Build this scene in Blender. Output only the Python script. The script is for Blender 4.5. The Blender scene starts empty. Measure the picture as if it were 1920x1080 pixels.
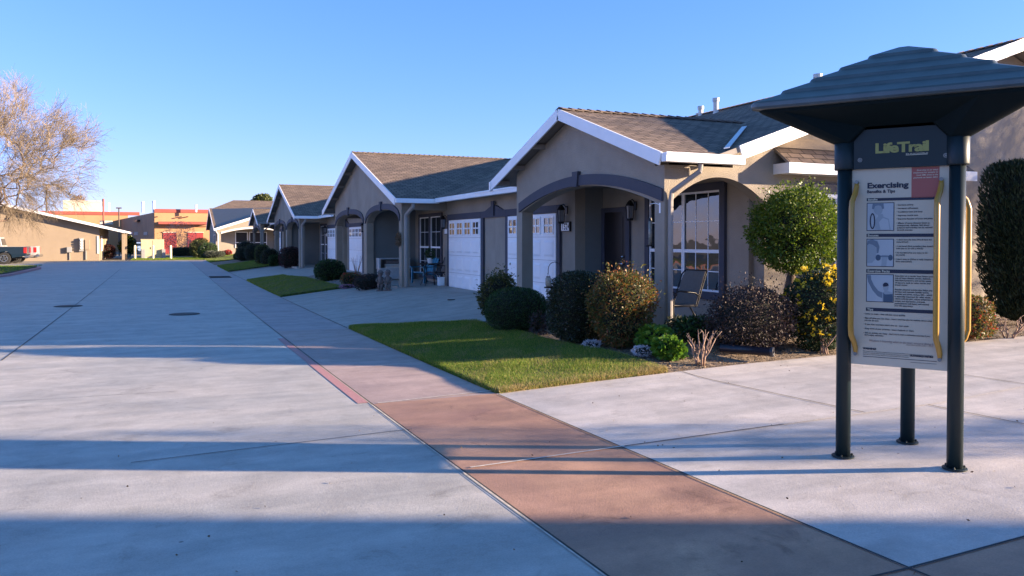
import bpy, bmesh, math, random
import numpy as np
from mathutils import Vector, Matrix, noise as mnoise
R = math.radians
rng = np.random.default_rng(7)
random.seed(7)
scn = bpy.context.scene
col = scn.collection

# ------------------------------------------------------------------ camera
FPX, HOR, CAMZ = 1480.0, 450.0, 1.6
YAW = R(23.7)
sy, cy = math.sin(YAW), math.cos(YAW)
cam_d = bpy.data.cameras.new('camera')
cam = bpy.data.objects.new('camera', cam_d); col.objects.link(cam)
cam.location = (0, 0, CAMZ)
cam.rotation_euler = (R(89.0), 0, -YAW)
cam_d.sensor_width = 36.0
cam_d.lens = FPX / 1920 * 36
cam_d.shift_y = -(540 - 476) / 1920.0
cam_d.clip_end = 3000
scn.camera = cam

# ------------------------------------------------------------------ light
SUN_EL, SUN_AZ = R(12.0), R(117.0)          # azimuth clockwise from +Y
w = bpy.data.worlds.new('World'); scn.world = w; w.use_nodes = True
nt = w.node_tree; nt.nodes.clear()
sky = nt.nodes.new('ShaderNodeTexSky'); sky.sky_type = 'NISHITA'; sky.sun_disc = False
sky.sun_elevation = SUN_EL; sky.sun_rotation = SUN_AZ
sky.altitude = 50; sky.air_density = 1.0; sky.dust_density = 0.05; sky.ozone_density = 2.5
bg = nt.nodes.new('ShaderNodeBackground'); bg.inputs[1].default_value = 0.066
wo = nt.nodes.new('ShaderNodeOutputWorld')
tint = nt.nodes.new('ShaderNodeMixRGB'); tint.blend_type = 'MULTIPLY'; tint.inputs[0].default_value = 1.0
tint.inputs[2].default_value = (0.62, 0.98, 1.30, 1)
sp_ = nt.nodes.new('ShaderNodeSeparateColor'); cb_ = nt.nodes.new('ShaderNodeCombineColor'); pw_ = nt.nodes.new('ShaderNodeMath')
pw_.operation = 'POWER'; pw_.inputs[1].default_value = 0.75       # a bluer, less green horizon
nt.links.new(sky.outputs[0], sp_.inputs[0]); nt.links.new(sp_.outputs[0], cb_.inputs[0]); nt.links.new(sp_.outputs[1], pw_.inputs[0])
nt.links.new(pw_.outputs[0], cb_.inputs[1]); nt.links.new(sp_.outputs[2], cb_.inputs[2]); nt.links.new(cb_.outputs[0], tint.inputs[1]); nt.links.new(tint.outputs[0], bg.inputs[0]); nt.links.new(bg.outputs[0], wo.inputs[0])
sl = bpy.data.lights.new('sun', 'SUN'); sl.energy = 4.5; sl.angle = R(0.6); sl.color = (1.0, 0.77, 0.54)
so = bpy.data.objects.new('sun', sl); col.objects.link(so)
so.location = (20, -10, 20)
SD = Vector((math.sin(SUN_AZ) * math.cos(SUN_EL), math.cos(SUN_AZ) * math.cos(SUN_EL), math.sin(SUN_EL)))
so.rotation_euler = SD.to_track_quat('Z', 'Y').to_euler()
scn.view_settings.view_transform = 'Standard'; scn.view_settings.look = 'None'
scn.view_settings.exposure = 2.1; scn.view_settings.gamma = 1.0
scn.view_settings.use_curve_mapping = False
scn.cycles.max_bounces = 8; scn.cycles.use_denoising = True

# ------------------------------------------------------------------ terrain
def zr(y):
    y = max(y, -20)
    return -0.31 * (1 - math.exp(-y / 13.0)) if y > 0 else -0.0238 * y * 0.5
def sstep(a, b, x):
    t = min(1, max(0, (x - a) / (b - a))); return t * t * (3 - 2 * t)
PAD = 0.15
def H(x, y):
    z = zr(y)
    if x > 3.43:
        d = x - 3.43
        lo = min(0.028 * d, 0.35)
        hi = (PAD - z) * min(1, d / 3.6)
        k = sstep(7.6, 9.6, y)
        if x > 7.0 and y < 9.6:
            k = max(k, 0)
        f = 1 - sstep(70, 77, y) + sstep(81, 85, y)
        z += (lo * (1 - k) + hi * k) * f
    return z

def xy(px, lam):
    u = (px - 960) / FPX
    return lam * (sy + cy * u), lam * (cy - sy * u)
def gnd(px, py):
    """ground point seen at a photo pixel"""
    u = (px - 960) / FPX; v = (HOR - py) / FPX
    lam = 3.0
    while lam < 400:
        x, y = lam * (sy + cy * u), lam * (cy - sy * u)
        if CAMZ + v * lam <= H(x, y): break
        lam += 0.02
    return x, y
def zat(py, lam): return CAMZ + (HOR - py) / FPX * lam

# ------------------------------------------------------------------ materials
def newmat(name):
    m = bpy.data.materials.new(name); m.use_nodes = True
    n = m.node_tree.nodes; b = n['Principled BSDF']
    return m, m.node_tree, b
def c4(c): return (c[0], c[1], c[2], 1)
def M(name, c, rough=0.7, var=0.12, scale=3.0, bump=0.15, bscale=80.0, metal=0.0, c2=None, spec=0.5, coat=0.0):
    m, t, b = newmat(name); n, l = t.nodes, t.links
    tc = n.new('ShaderNodeTexCoord')
    nz = n.new('ShaderNodeTexNoise'); nz.inputs['Scale'].default_value = scale; nz.inputs['Detail'].default_value = 6; nz.inputs['Roughness'].default_value = 0.65
    l.new(tc.outputs['Object'], nz.inputs['Vector'])
    cr = n.new('ShaderNodeValToRGB'); cr.color_ramp.elements[0].position = 0.3; cr.color_ramp.elements[1].position = 0.7
    a = [max(0, x * (1 - var)) for x in c]; d = [min(1, x * (1 + var)) for x in (c2 or c)]
    cr.color_ramp.elements[0].color = c4(a); cr.color_ramp.elements[1].color = c4(d)
    l.new(nz.outputs['Fac'], cr.inputs['Fac']); l.new(cr.outputs['Color'], b.inputs['Base Color'])
    b.inputs['Roughness'].default_value = rough; b.inputs['Metallic'].default_value = metal
    b.inputs['Specular IOR Level'].default_value = spec
    b.inputs['Coat Weight'].default_value = coat
    if bump > 0:
        nb = n.new('ShaderNodeTexNoise'); nb.inputs['Scale'].default_value = bscale; nb.inputs['Detail'].default_value = 4
        l.new(tc.outputs['Object'], nb.inputs['Vector'])
        bm = n.new('ShaderNodeBump'); bm.inputs['Strength'].default_value = bump; bm.inputs['Distance'].default_value = 0.02
        l.new(nb.outputs['Fac'], bm.inputs['Height']); l.new(bm.outputs['Normal'], b.inputs['Normal'])
    return m
def glass(name, c=(0.012, 0.016, 0.02), rough=0.02):
    m, t, b = newmat(name)
    b.inputs['Base Color'].default_value = c4(c); b.inputs['Roughness'].default_value = rough
    b.inputs['IOR'].default_value = 1.9
    n, l = t.nodes, t.links
    tc = n.new('ShaderNodeTexCoord'); nz = n.new('ShaderNodeTexNoise'); nz.inputs['Scale'].default_value = 1.7
    l.new(tc.outputs['Object'], nz.inputs['Vector'])
    bm = n.new('ShaderNodeBump'); bm.inputs['Strength'].default_value = 0.06; bm.inputs['Distance'].default_value = 0.1
    l.new(nz.outputs['Fac'], bm.inputs['Height']); l.new(bm.outputs['Normal'], b.inputs['Normal'])
    return m
def leafmat(name, cols, rough=0.5, trans=0.25):
    m, t, b = newmat(name); n, l = t.nodes, t.links
    g = n.new('ShaderNodeNewGeometry'); cr = n.new('ShaderNodeValToRGB')
    e = cr.color_ramp.elements
    while len(e) < len(cols): e.new(0.5)
    for i, c in enumerate(cols): e[i].position = i / (len(cols) - 1); e[i].color = c4(c)
    l.new(g.outputs['Random Per Island'], cr.inputs['Fac']); l.new(cr.outputs['Color'], b.inputs['Base Color'])
    b.inputs['Roughness'].default_value = rough
    tr = n.new('ShaderNodeBsdfTranslucent'); l.new(cr.outputs['Color'], tr.inputs['Color'])
    mx = n.new('ShaderNodeMixShader'); mx.inputs[0].default_value = trans
    l.new(b.outputs[0], mx.inputs[1]); l.new(tr.outputs[0], mx.inputs[2])
    l.new(mx.outputs[0], n['Material Output'].inputs['Surface'])
    return m
def concrete(name, base, blot, stain=0.5, seed=0.0, streak=True, warm=None):
    m, t, b = newmat(name); n, l = t.nodes, t.links
    tc = n.new('ShaderNodeTexCoord')
    mp = n.new('ShaderNodeMapping'); mp.inputs['Location'].default_value = (seed, seed * 2, 0)
    l.new(tc.outputs['Object'], mp.inputs['Vector'])
    def noise(sc, det, rough, src=mp, stretch=None, dist=0.0):
        nz = n.new('ShaderNodeTexNoise'); nz.inputs['Scale'].default_value = sc; nz.inputs['Detail'].default_value = det
        nz.inputs['Roughness'].default_value = rough; nz.inputs['Distortion'].default_value = dist
        if stretch:
            m2 = n.new('ShaderNodeMapping'); m2.inputs['Scale'].default_value = stretch; m2.inputs['Rotation'].default_value = (0, 0, 0.25)
            l.new(src.outputs[0], m2.inputs['Vector']); l.new(m2.outputs[0], nz.inputs['Vector'])
        else: l.new(src.outputs[0], nz.inputs['Vector'])
        return nz
    def ramp(src, p0, p1, c0, c1):
        cr = n.new('ShaderNodeValToRGB'); cr.color_ramp.elements[0].position = p0; cr.color_ramp.elements[1].position = p1
        cr.color_ramp.elements[0].color = c4(c0); cr.color_ramp.elements[1].color = c4(c1)
        l.new(src.outputs['Fac'], cr.inputs['Fac']); return cr
    def mix(mode, fac, a, bb):
        mx = n.new('ShaderNodeMixRGB'); mx.blend_type = mode; mx.inputs[0].default_value = fac
        l.new(a.outputs[0], mx.inputs[1]); l.new(bb.outputs[0], mx.inputs[2]); return mx
    A = ramp(noise(0.45, 8, 0.62, dist=0.6), 0.32, 0.68, blot, base)
    B = ramp(noise(2.6, 9, 0.7, dist=0.3), 0.3, 0.66, (0.70, 0.69, 0.67), (1.10, 1.10, 1.09))
    o = mix('MULTIPLY', 0.75, A, B)
    S = ramp(noise(1.0, 6, 0.6, stretch=(0.35, 3.2, 1)), 0.33, 0.64, (0.78, 0.79, 0.80), (1.08, 1.06, 1.04))
    o = mix('MULTIPLY', 0.75, o, S)
    D = ramp(noise(2.3, 7, 0.72, dist=0.8), 0.30, 0.43, (0.62, 0.60, 0.58), (1, 1, 1))
    o = mix('MULTIPLY', stain, o, D)
    F = ramp(noise(90, 5, 0.75), 0.3, 0.7, (0.70, 0.70, 0.70), (1.14, 1.14, 1.14))
    o = mix('MULTIPLY', 0.7, o, F)
    V = n.new('ShaderNodeTexVoronoi'); V.inputs['Scale'].default_value = 1.9; l.new(mp.outputs[0], V.inputs['Vector'])
    sp = n.new('ShaderNodeValToRGB'); sp.color_ramp.elements[0].position = 0.018; sp.color_ramp.elements[1].position = 0.035
    sp.color_ramp.elements[0].color = (0.25, 0.24, 0.23, 1); sp.color_ramp.elements[1].color = (1, 1, 1, 1)
    l.new(V.outputs['Distance'], sp.inputs['Fac']); o = mix('MULTIPLY', 0.8, o, sp)
    l.new(o.outputs[0], b.inputs['Base Color'])
    rr = n.new('ShaderNodeMapRange'); rr.inputs[3].default_value = 0.55; rr.inputs[4].default_value = 0.85
    l.new(n.get('Noise Texture').outputs['Fac'], rr.inputs[0]); l.new(rr.outputs[0], b.inputs['Roughness'])
    nb = noise(55, 6, 0.7); bm = n.new('ShaderNodeBump'); bm.inputs['Strength'].default_value = 0.35; bm.inputs['Distance'].default_value = 0.008
    l.new(nb.outputs['Fac'], bm.inputs['Height']); l.new(bm.outputs['Normal'], b.inputs['Normal'])
    return m
def shingle(name, c1, c2, mortar):
    m, t, b = newmat(name); n, l = t.nodes, t.links
    uv = n.new('ShaderNodeUVMap'); uv.uv_map = 'uv'
    br = n.new('ShaderNodeTexBrick'); br.inputs['Scale'].default_value = 1.0
    br.inputs['Brick Width'].default_value = 0.26; br.inputs['Row Height'].default_value = 0.145
    br.inputs['Mortar Size'].default_value = 0.012; br.inputs['Mortar Smooth'].default_value = 0.3; br.inputs['Bias'].default_value = 0.0
    br.inputs['Color1'].default_value = c4(c1); br.inputs['Color2'].default_value = c4(c2); br.inputs['Mortar'].default_value = c4(mortar)
    l.new(uv.outputs[0], br.inputs['Vector'])
    nz = n.new('ShaderNodeTexNoise'); nz.inputs['Scale'].default_value = 0.9; nz.inputs['Detail'].default_value = 8; nz.inputs['Roughness'].default_value = 0.7
    l.new(uv.outputs[0], nz.inputs['Vector'])
    cr = n.new('ShaderNodeValToRGB'); cr.color_ramp.elements[0].position = 0.3; cr.color_ramp.elements[1].position = 0.7
    cr.color_ramp.elements[0].color = (0.72, 0.72, 0.74, 1); cr.color_ramp.elements[1].color = (1.2, 1.17, 1.12, 1)
    l.new(nz.outputs['Fac'], cr.inputs['Fac'])
    mx = n.new('ShaderNodeMixRGB'); mx.blend_type = 'MULTIPLY'; mx.inputs[0].default_value = 0.9
    l.new(br.outputs['Color'], mx.inputs[1]); l.new(cr.outputs['Color'], mx.inputs[2])
    n2 = n.new('ShaderNodeTexNoise'); n2.inputs['Scale'].default_value = 60; l.new(uv.outputs[0], n2.inputs['Vector'])
    m2 = n.new('ShaderNodeMixRGB'); m2.blend_type = 'OVERLAY'; m2.inputs[0].default_value = 0.5
    l.new(mx.outputs[0], m2.inputs[1]); l.new(n2.outputs['Fac'], m2.inputs[2]); l.new(m2.outputs[0], b.inputs['Base Color'])
    b.inputs['Roughness'].default_value = 0.95; b.inputs['Specular IOR Level'].default_value = 0.2
    # every course steps up over the one below: a saw-tooth height along v
    sep = n.new('ShaderNodeSeparateXYZ'); l.new(uv.outputs[0], sep.inputs[0])
    dv = n.new('ShaderNodeMath'); dv.operation = 'DIVIDE'; dv.inputs[1].default_value = 0.145; l.new(sep.outputs[1], dv.inputs[0])
    fr = n.new('ShaderNodeMath'); fr.operation = 'FRACT'; l.new(dv.outputs[0], fr.inputs[0])
    ad = n.new('ShaderNodeMath'); ad.operation = 'SUBTRACT'; ad.inputs[0].default_value = 1.0; l.new(fr.outputs[0], ad.inputs[1])
    a2 = n.new('ShaderNodeMath'); a2.operation = 'MULTIPLY_ADD'; l.new(br.outputs['Fac'], a2.inputs[0]); a2.inputs[1].default_value = -0.6; l.new(ad.outputs[0], a2.inputs[2])
    bm = n.new('ShaderNodeBump'); bm.inputs['Strength'].default_value = 0.9; bm.inputs['Distance'].default_value = 0.018
    l.new(a2.outputs[0], bm.inputs['Height']); l.new(bm.outputs['Normal'], b.inputs['Normal'])
    return m

MT = {}
MT['road'] = concrete('road_concrete', (0.56, 0.52, 0.47), (0.44, 0.43, 0.40), 0.6, 0.0)
MT['plaza'] = concrete('plaza_concrete', (0.70, 0.635, 0.58), (0.58, 0.535, 0.50), 0.5, 5.3)
MT['walk'] = concrete('stained_concrete', (0.58, 0.345, 0.225), (0.31, 0.175, 0.135), 0.9, 9.1)
MT['walk2'] = concrete('faded_stained_concrete', (0.54, 0.41, 0.36), (0.42, 0.31, 0.28), 0.4, 2.2)
MT['walk3'] = concrete('grey_walk_concrete', (0.49, 0.41, 0.39), (0.41, 0.35, 0.34), 0.4, 3.2)
MT['drive'] = concrete('driveway_concrete', (0.46, 0.425, 0.38), (0.37, 0.345, 0.31), 0.5, 14.0)
MT['joint'] = M('joint_dark', (0.045, 0.042, 0.04), 0.9, 0.3)  # dark tone of the paving joints
MT['crack'] = M('hairline_crack', (0.36, 0.335, 0.31), 0.9, 0.3)
MT['jointlight'] = M('joint_edge', (0.60, 0.54, 0.46), 0.9, 0.3, 25)
MT['red'] = M('red_curb_paint', (0.43, 0.19, 0.18), 0.7, 0.08, 50, 0.2, c2=(0.50, 0.27, 0.25))
MT['dirt'] = M('garden_soil', (0.16, 0.115, 0.08), 0.95, 0.45, 9, 0.9, 45, c2=(0.24, 0.18, 0.125))
MT['field'] = M('bare_earth', (0.20, 0.17, 0.12), 0.95, 0.2, 0.4, 0.3, 10)
MT['turf'] = M('turf_soil', (0.05, 0.055, 0.022), 0.95, 0.3, 5, 0.5, 60)
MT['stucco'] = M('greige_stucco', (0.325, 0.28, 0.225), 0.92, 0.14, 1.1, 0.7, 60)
MT['stucco_dark'] = M('dark_teal_stucco', (0.20, 0.205, 0.195), 0.92, 0.07, 1.6, 0.5, 70)  # darker teal stucco of the porch return and partition walls
MT['trim'] = M('slate_trim', (0.055, 0.056, 0.075), 0.75, 0.08, 4, 0.1)
MT['white'] = M('white_paint', (0.87, 0.88, 0.89), 0.45, 0.04, 3, 0.04, 30)
MT['offwhite'] = M('aged_white_paint', (0.66, 0.64, 0.60), 0.6, 0.08, 6, 0.05)
MT['spout'] = M('downspout_paint', (0.30, 0.275, 0.25), 0.5, 0.06, 5, 0.03)
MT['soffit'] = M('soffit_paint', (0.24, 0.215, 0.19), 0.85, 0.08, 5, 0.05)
MT['door'] = M('dark_door_paint', (0.012, 0.010, 0.012), 0.35, 0.1, 5, 0.02)
MT['roof'] = shingle('roof_shingle', (0.26, 0.195, 0.15), (0.155, 0.118, 0.095), (0.05, 0.04, 0.036))
MT['roof2'] = shingle('far_roof_shingle', (0.26, 0.19, 0.14), (0.19, 0.14, 0.105), (0.05, 0.042, 0.035))
MT['cap'] = M('ridge_shingle', (0.17, 0.13, 0.105), 0.95, 0.25, 7, 0.3)
MT['glass'] = glass('window_glass')
MT['screen'] = M('dark_screen', (0.012, 0.012, 0.016), 0.6, 0.1, 5, 0)
MT['blind'] = M('window_blind', (0.05, 0.055, 0.055), 0.7, 0.1, 5, 0)
MT['black'] = M('black_metal', (0.012, 0.012, 0.013), 0.4, 0.1, 5, 0.02, metal=0.3)
MT['lampglass'] = M('lantern_glass', (0.22, 0.23, 0.25), 0.15, 0.05, 5, 0)
MT['metal'] = M('galvanised_metal', (0.50, 0.50, 0.50), 0.4, 0.15, 8, 0.03, metal=0.7)
MT['flash'] = M('valley_flashing', (0.62, 0.64, 0.68), 0.35, 0.08, 8, 0.03, metal=0.4)
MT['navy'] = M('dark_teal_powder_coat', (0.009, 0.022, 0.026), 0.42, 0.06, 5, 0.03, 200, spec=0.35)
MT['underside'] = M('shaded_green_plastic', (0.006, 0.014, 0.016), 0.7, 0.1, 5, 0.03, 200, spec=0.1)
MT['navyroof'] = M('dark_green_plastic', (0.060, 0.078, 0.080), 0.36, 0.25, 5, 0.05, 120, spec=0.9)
MT['panel'] = M('sign_face', (0.56, 0.48, 0.355), 0.5, 0.03, 3, 0.0)
MT['signred'] = M('sign_red', (0.36, 0.095, 0.075), 0.5, 0.03, 3, 0)
MT['signnavy'] = M('sign_navy', (0.010, 0.014, 0.036), 0.5, 0.03, 3, 0)
MT['signpic'] = M('sign_picture', (0.30, 0.34, 0.36), 0.5, 0.03, 3, 0)
MT['signmid'] = M('sign_picture_grey', (0.15, 0.19, 0.23), 0.5, 0.03, 3, 0)
MT['signlight'] = M('sign_picture_pale', (0.42, 0.45, 0.46), 0.5, 0.03, 3, 0)
MT['signdark'] = M('sign_picture_dark', (0.05, 0.085, 0.13), 0.5, 0.03, 3, 0)
MT['signolive'] = M('sign_olive', (0.34, 0.33, 0.09), 0.5, 0.03, 3, 0)
MT['signtan'] = M('sign_cream', (0.60, 0.56, 0.42), 0.5, 0.03, 3, 0)
MT['signgrey'] = M('sign_brown_text', (0.22, 0.14, 0.14), 0.5, 0.03, 3, 0)
MT['yellow'] = M('yellow_powder_coat', (0.46, 0.25, 0.04), 0.32, 0.05, 5, 0.02, 200, coat=0.3)
MT['bark'] = M('bark', (0.12, 0.085, 0.06), 0.9, 0.3, 12, 0.8, 30)
MT['twig'] = M('bare_twigs', (0.235, 0.18, 0.115), 0.8, 0.25, 1.0, 0)
MT['limb'] = M('bare_limbs', (0.19, 0.13, 0.095), 0.9, 0.25, 4, 0.3, 30)
MT['deadstem'] = M('pruned_stems', (0.30, 0.20, 0.15), 0.85, 0.35, 12, 0.3)
MT['pipe'] = M('black_drain_pipe', (0.012, 0.014, 0.025), 0.35, 0.1, 5, 0.03)
MT['sling'] = M('sling_fabric', (0.13, 0.115, 0.10), 0.8, 0.1, 20, 0.15, 300)
MT['teal'] = M('teal_plastic', (0.02, 0.20, 0.32), 0.5, 0.05, 5, 0)
MT['stone'] = M('garden_statue_stone', (0.16, 0.13, 0.12), 0.85, 0.3, 20, 0.4)
MT['rubber'] = M('tyre_rubber', (0.02, 0.02, 0.02), 0.8, 0.1)
MT['truckblue'] = M('truck_paint', (0.005, 0.017, 0.032), 0.3, 0.04, 2, 0, coat=0.6)
MT['silver'] = M('silver_paint', (0.50, 0.50, 0.49), 0.3, 0.04, 2, 0, metal=0.3, coat=0.5)
MT['carblue'] = M('car_blue', (0.25, 0.36, 0.55), 0.35, 0.04, 2, 0, coat=0.5)
MT['taillight'] = M('tail_light_red', (0.45, 0.02, 0.02), 0.3, 0.03, 2, 0)
MT['boltsteel'] = M('bolt_steel', (0.22, 0.22, 0.21), 0.45, 0.1, 5, 0, metal=0.6)
MT['chrome'] = M('chrome', (0.6, 0.6, 0.6), 0.2, 0.05, 3, 0, metal=1.0)
MT['orange'] = M('orange_block_wall', (0.46, 0.265, 0.13), 0.9, 0.10, 0.5, 0.2, 12)
MT['tan'] = M('tan_block_wall', (0.36, 0.20, 0.115), 0.9, 0.12, 0.5, 0.2, 12)
MT['redband'] = M('red_parapet', (0.36, 0.085, 0.06), 0.7, 0.08, 0.6, 0)
MT['reddoor'] = M('red_roll_door', (0.30, 0.035, 0.035), 0.7, 0.15, 1, 0)
MT['cream'] = M('cream_enclosure', (0.62, 0.56, 0.44), 0.7, 0.06, 2, 0)
MT['beige'] = M('beige_stucco', (0.30, 0.235, 0.165), 0.92, 0.06, 0.8, 0.3, 40)
MT['cabinet'] = M('utility_cabinet_paint', (0.50, 0.44, 0.27), 0.6, 0.06, 3, 0)
MT['bollard'] = M('bollard_cream', (0.72, 0.66, 0.45), 0.6, 0.05, 5, 0)
MT['poleb'] = M('brown_pole', (0.09, 0.065, 0.05), 0.6, 0.1, 3, 0)
MT['greybox'] = M('grey_meter_box', (0.30, 0.30, 0.29), 0.6, 0.08, 5, 0)
MT['cabwhite'] = M('white_weathered_wood', (0.50, 0.51, 0.52), 0.7, 0.12, 8, 0.1)
MT['pot'] = M('pot_teal', (0.06, 0.20, 0.22), 0.5, 0.1)
MT['seedjar'] = M('seed_jar', (0.25, 0.24, 0.20), 0.15, 0.3, 30, 0)
MT['gravel'] = M('river_gravel', (0.25, 0.23, 0.21), 0.9, 0.5, 30, 0.9, 30)

L = {}
L['grass'] = leafmat('grass_blade', [(0.045, 0.13, 0.012), (0.10, 0.22, 0.015), (0.24, 0.34, 0.028), (0.46, 0.42, 0.10)], 0.6, 0.45)
L['grassdry'] = leafmat('dry_grass_blade', [(0.16, 0.20, 0.04), (0.38, 0.30, 0.11), (0.58, 0.42, 0.20)], 0.7, 0.3)
L['boxwood'] = leafmat('boxwood_leaf', [(0.012, 0.035, 0.010), (0.03, 0.075, 0.015), (0.055, 0.11, 0.02)], 0.45, 0.15)
L['darkbox'] = leafmat('dark_clipped_leaf', [(0.012, 0.022, 0.010), (0.03, 0.045, 0.016), (0.055, 0.065, 0.025)], 0.35, 0.12)
L['nandina'] = leafmat('red_green_leaf', [(0.035, 0.05, 0.015), (0.09, 0.11, 0.025), (0.20, 0.13, 0.03), (0.30, 0.085, 0.03), (0.15, 0.16, 0.03), (0.05, 0.07, 0.02)], 0.5, 0.3)
L['olive'] = leafmat('olive_leaf', [(0.03, 0.05, 0.012), (0.08, 0.09, 0.02), (0.14, 0.12, 0.03)], 0.5, 0.25)
L['purple'] = leafmat('purple_leaf', [(0.025, 0.018, 0.02), (0.05, 0.032, 0.035), (0.075, 0.045, 0.035), (0.03, 0.03, 0.018)], 0.7, 0.12)
L['lime'] = leafmat('bright_green_leaf', [(0.05, 0.12, 0.015), (0.10, 0.22, 0.02), (0.17, 0.30, 0.03)], 0.45, 0.35)
L['privet'] = leafmat('privet_leaf', [(0.04, 0.08, 0.008), (0.09, 0.16, 0.012), (0.18, 0.23, 0.02), (0.05, 0.10, 0.01)], 0.45, 0.35)
L['euryops'] = leafmat('feathery_leaf', [(0.015, 0.035, 0.012), (0.035, 0.065, 0.018)], 0.6, 0.2)
L['yflower'] = leafmat('yellow_petal', [(0.62, 0.45, 0.02), (0.75, 0.55, 0.03)], 0.5, 0.3)
L['wflower'] = leafmat('white_petal', [(0.62, 0.60, 0.66), (0.75, 0.72, 0.74)], 0.5, 0.3)
L['pflower'] = leafmat('pink_petal', [(0.30, 0.15, 0.28), (0.45, 0.25, 0.38)], 0.5, 0.3)
L['rflower'] = leafmat('red_petal', [(0.40, 0.03, 0.03), (0.5, 0.07, 0.05)], 0.5, 0.3)
L['cypress'] = leafmat('cypress_spray', [(0.010, 0.022, 0.010), (0.022, 0.042, 0.016), (0.035, 0.06, 0.02)], 0.6, 0.1)
L['hedge'] = leafmat('yellow_hedge_leaf', [(0.16, 0.17, 0.02), (0.30, 0.28, 0.03)], 0.5, 0.3)
L['redbush'] = leafmat('rust_leaf', [(0.20, 0.07, 0.035), (0.33, 0.13, 0.06), (0.16, 0.12, 0.03), (0.24, 0.16, 0.09)], 0.6, 0.25)
L['burgundy'] = leafmat('burgundy_leaf', [(0.04, 0.012, 0.014), (0.09, 0.02, 0.02)], 0.5, 0.2)
L['fargreen'] = leafmat('far_green_leaf', [(0.03, 0.05, 0.015), (0.07, 0.10, 0.02), (0.14, 0.15, 0.03)], 0.5, 0.2)
L['blossom'] = leafmat('pale_blossom', [(0.42, 0.28, 0.20), (0.55, 0.40, 0.32)], 0.6, 0.3)
L['grey'] = leafmat('grey_green_leaf', [(0.06, 0.08, 0.05), (0.12, 0.13, 0.09)], 0.6, 0.2)
L['litter'] = leafmat('fallen_leaf', [(0.10, 0.06, 0.03), (0.25, 0.17, 0.10), (0.16, 0.11, 0.07)], 0.8, 0.1)
L['pebble'] = leafmat('pebble_stone', [(0.16, 0.15, 0.14), (0.34, 0.31, 0.28), (0.24, 0.20, 0.18)], 0.8, 0.0)

# ------------------------------------------------------------------ objects
def tag(o, label=None, cat=None, group=None, kind=None):
    if label: o['label'] = label
    if cat: o['category'] = cat
    if group: o['group'] = group
    if kind: o['kind'] = kind
    return o
def empty(name, loc, label, cat, group=None, rz=0.0):
    o = bpy.data.objects.new(name, None); col.objects.link(o)
    o.empty_display_size = 0.2; o.location = loc; o.rotation_euler = (0, 0, rz)
    return tag(o, label, cat, group)

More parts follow.
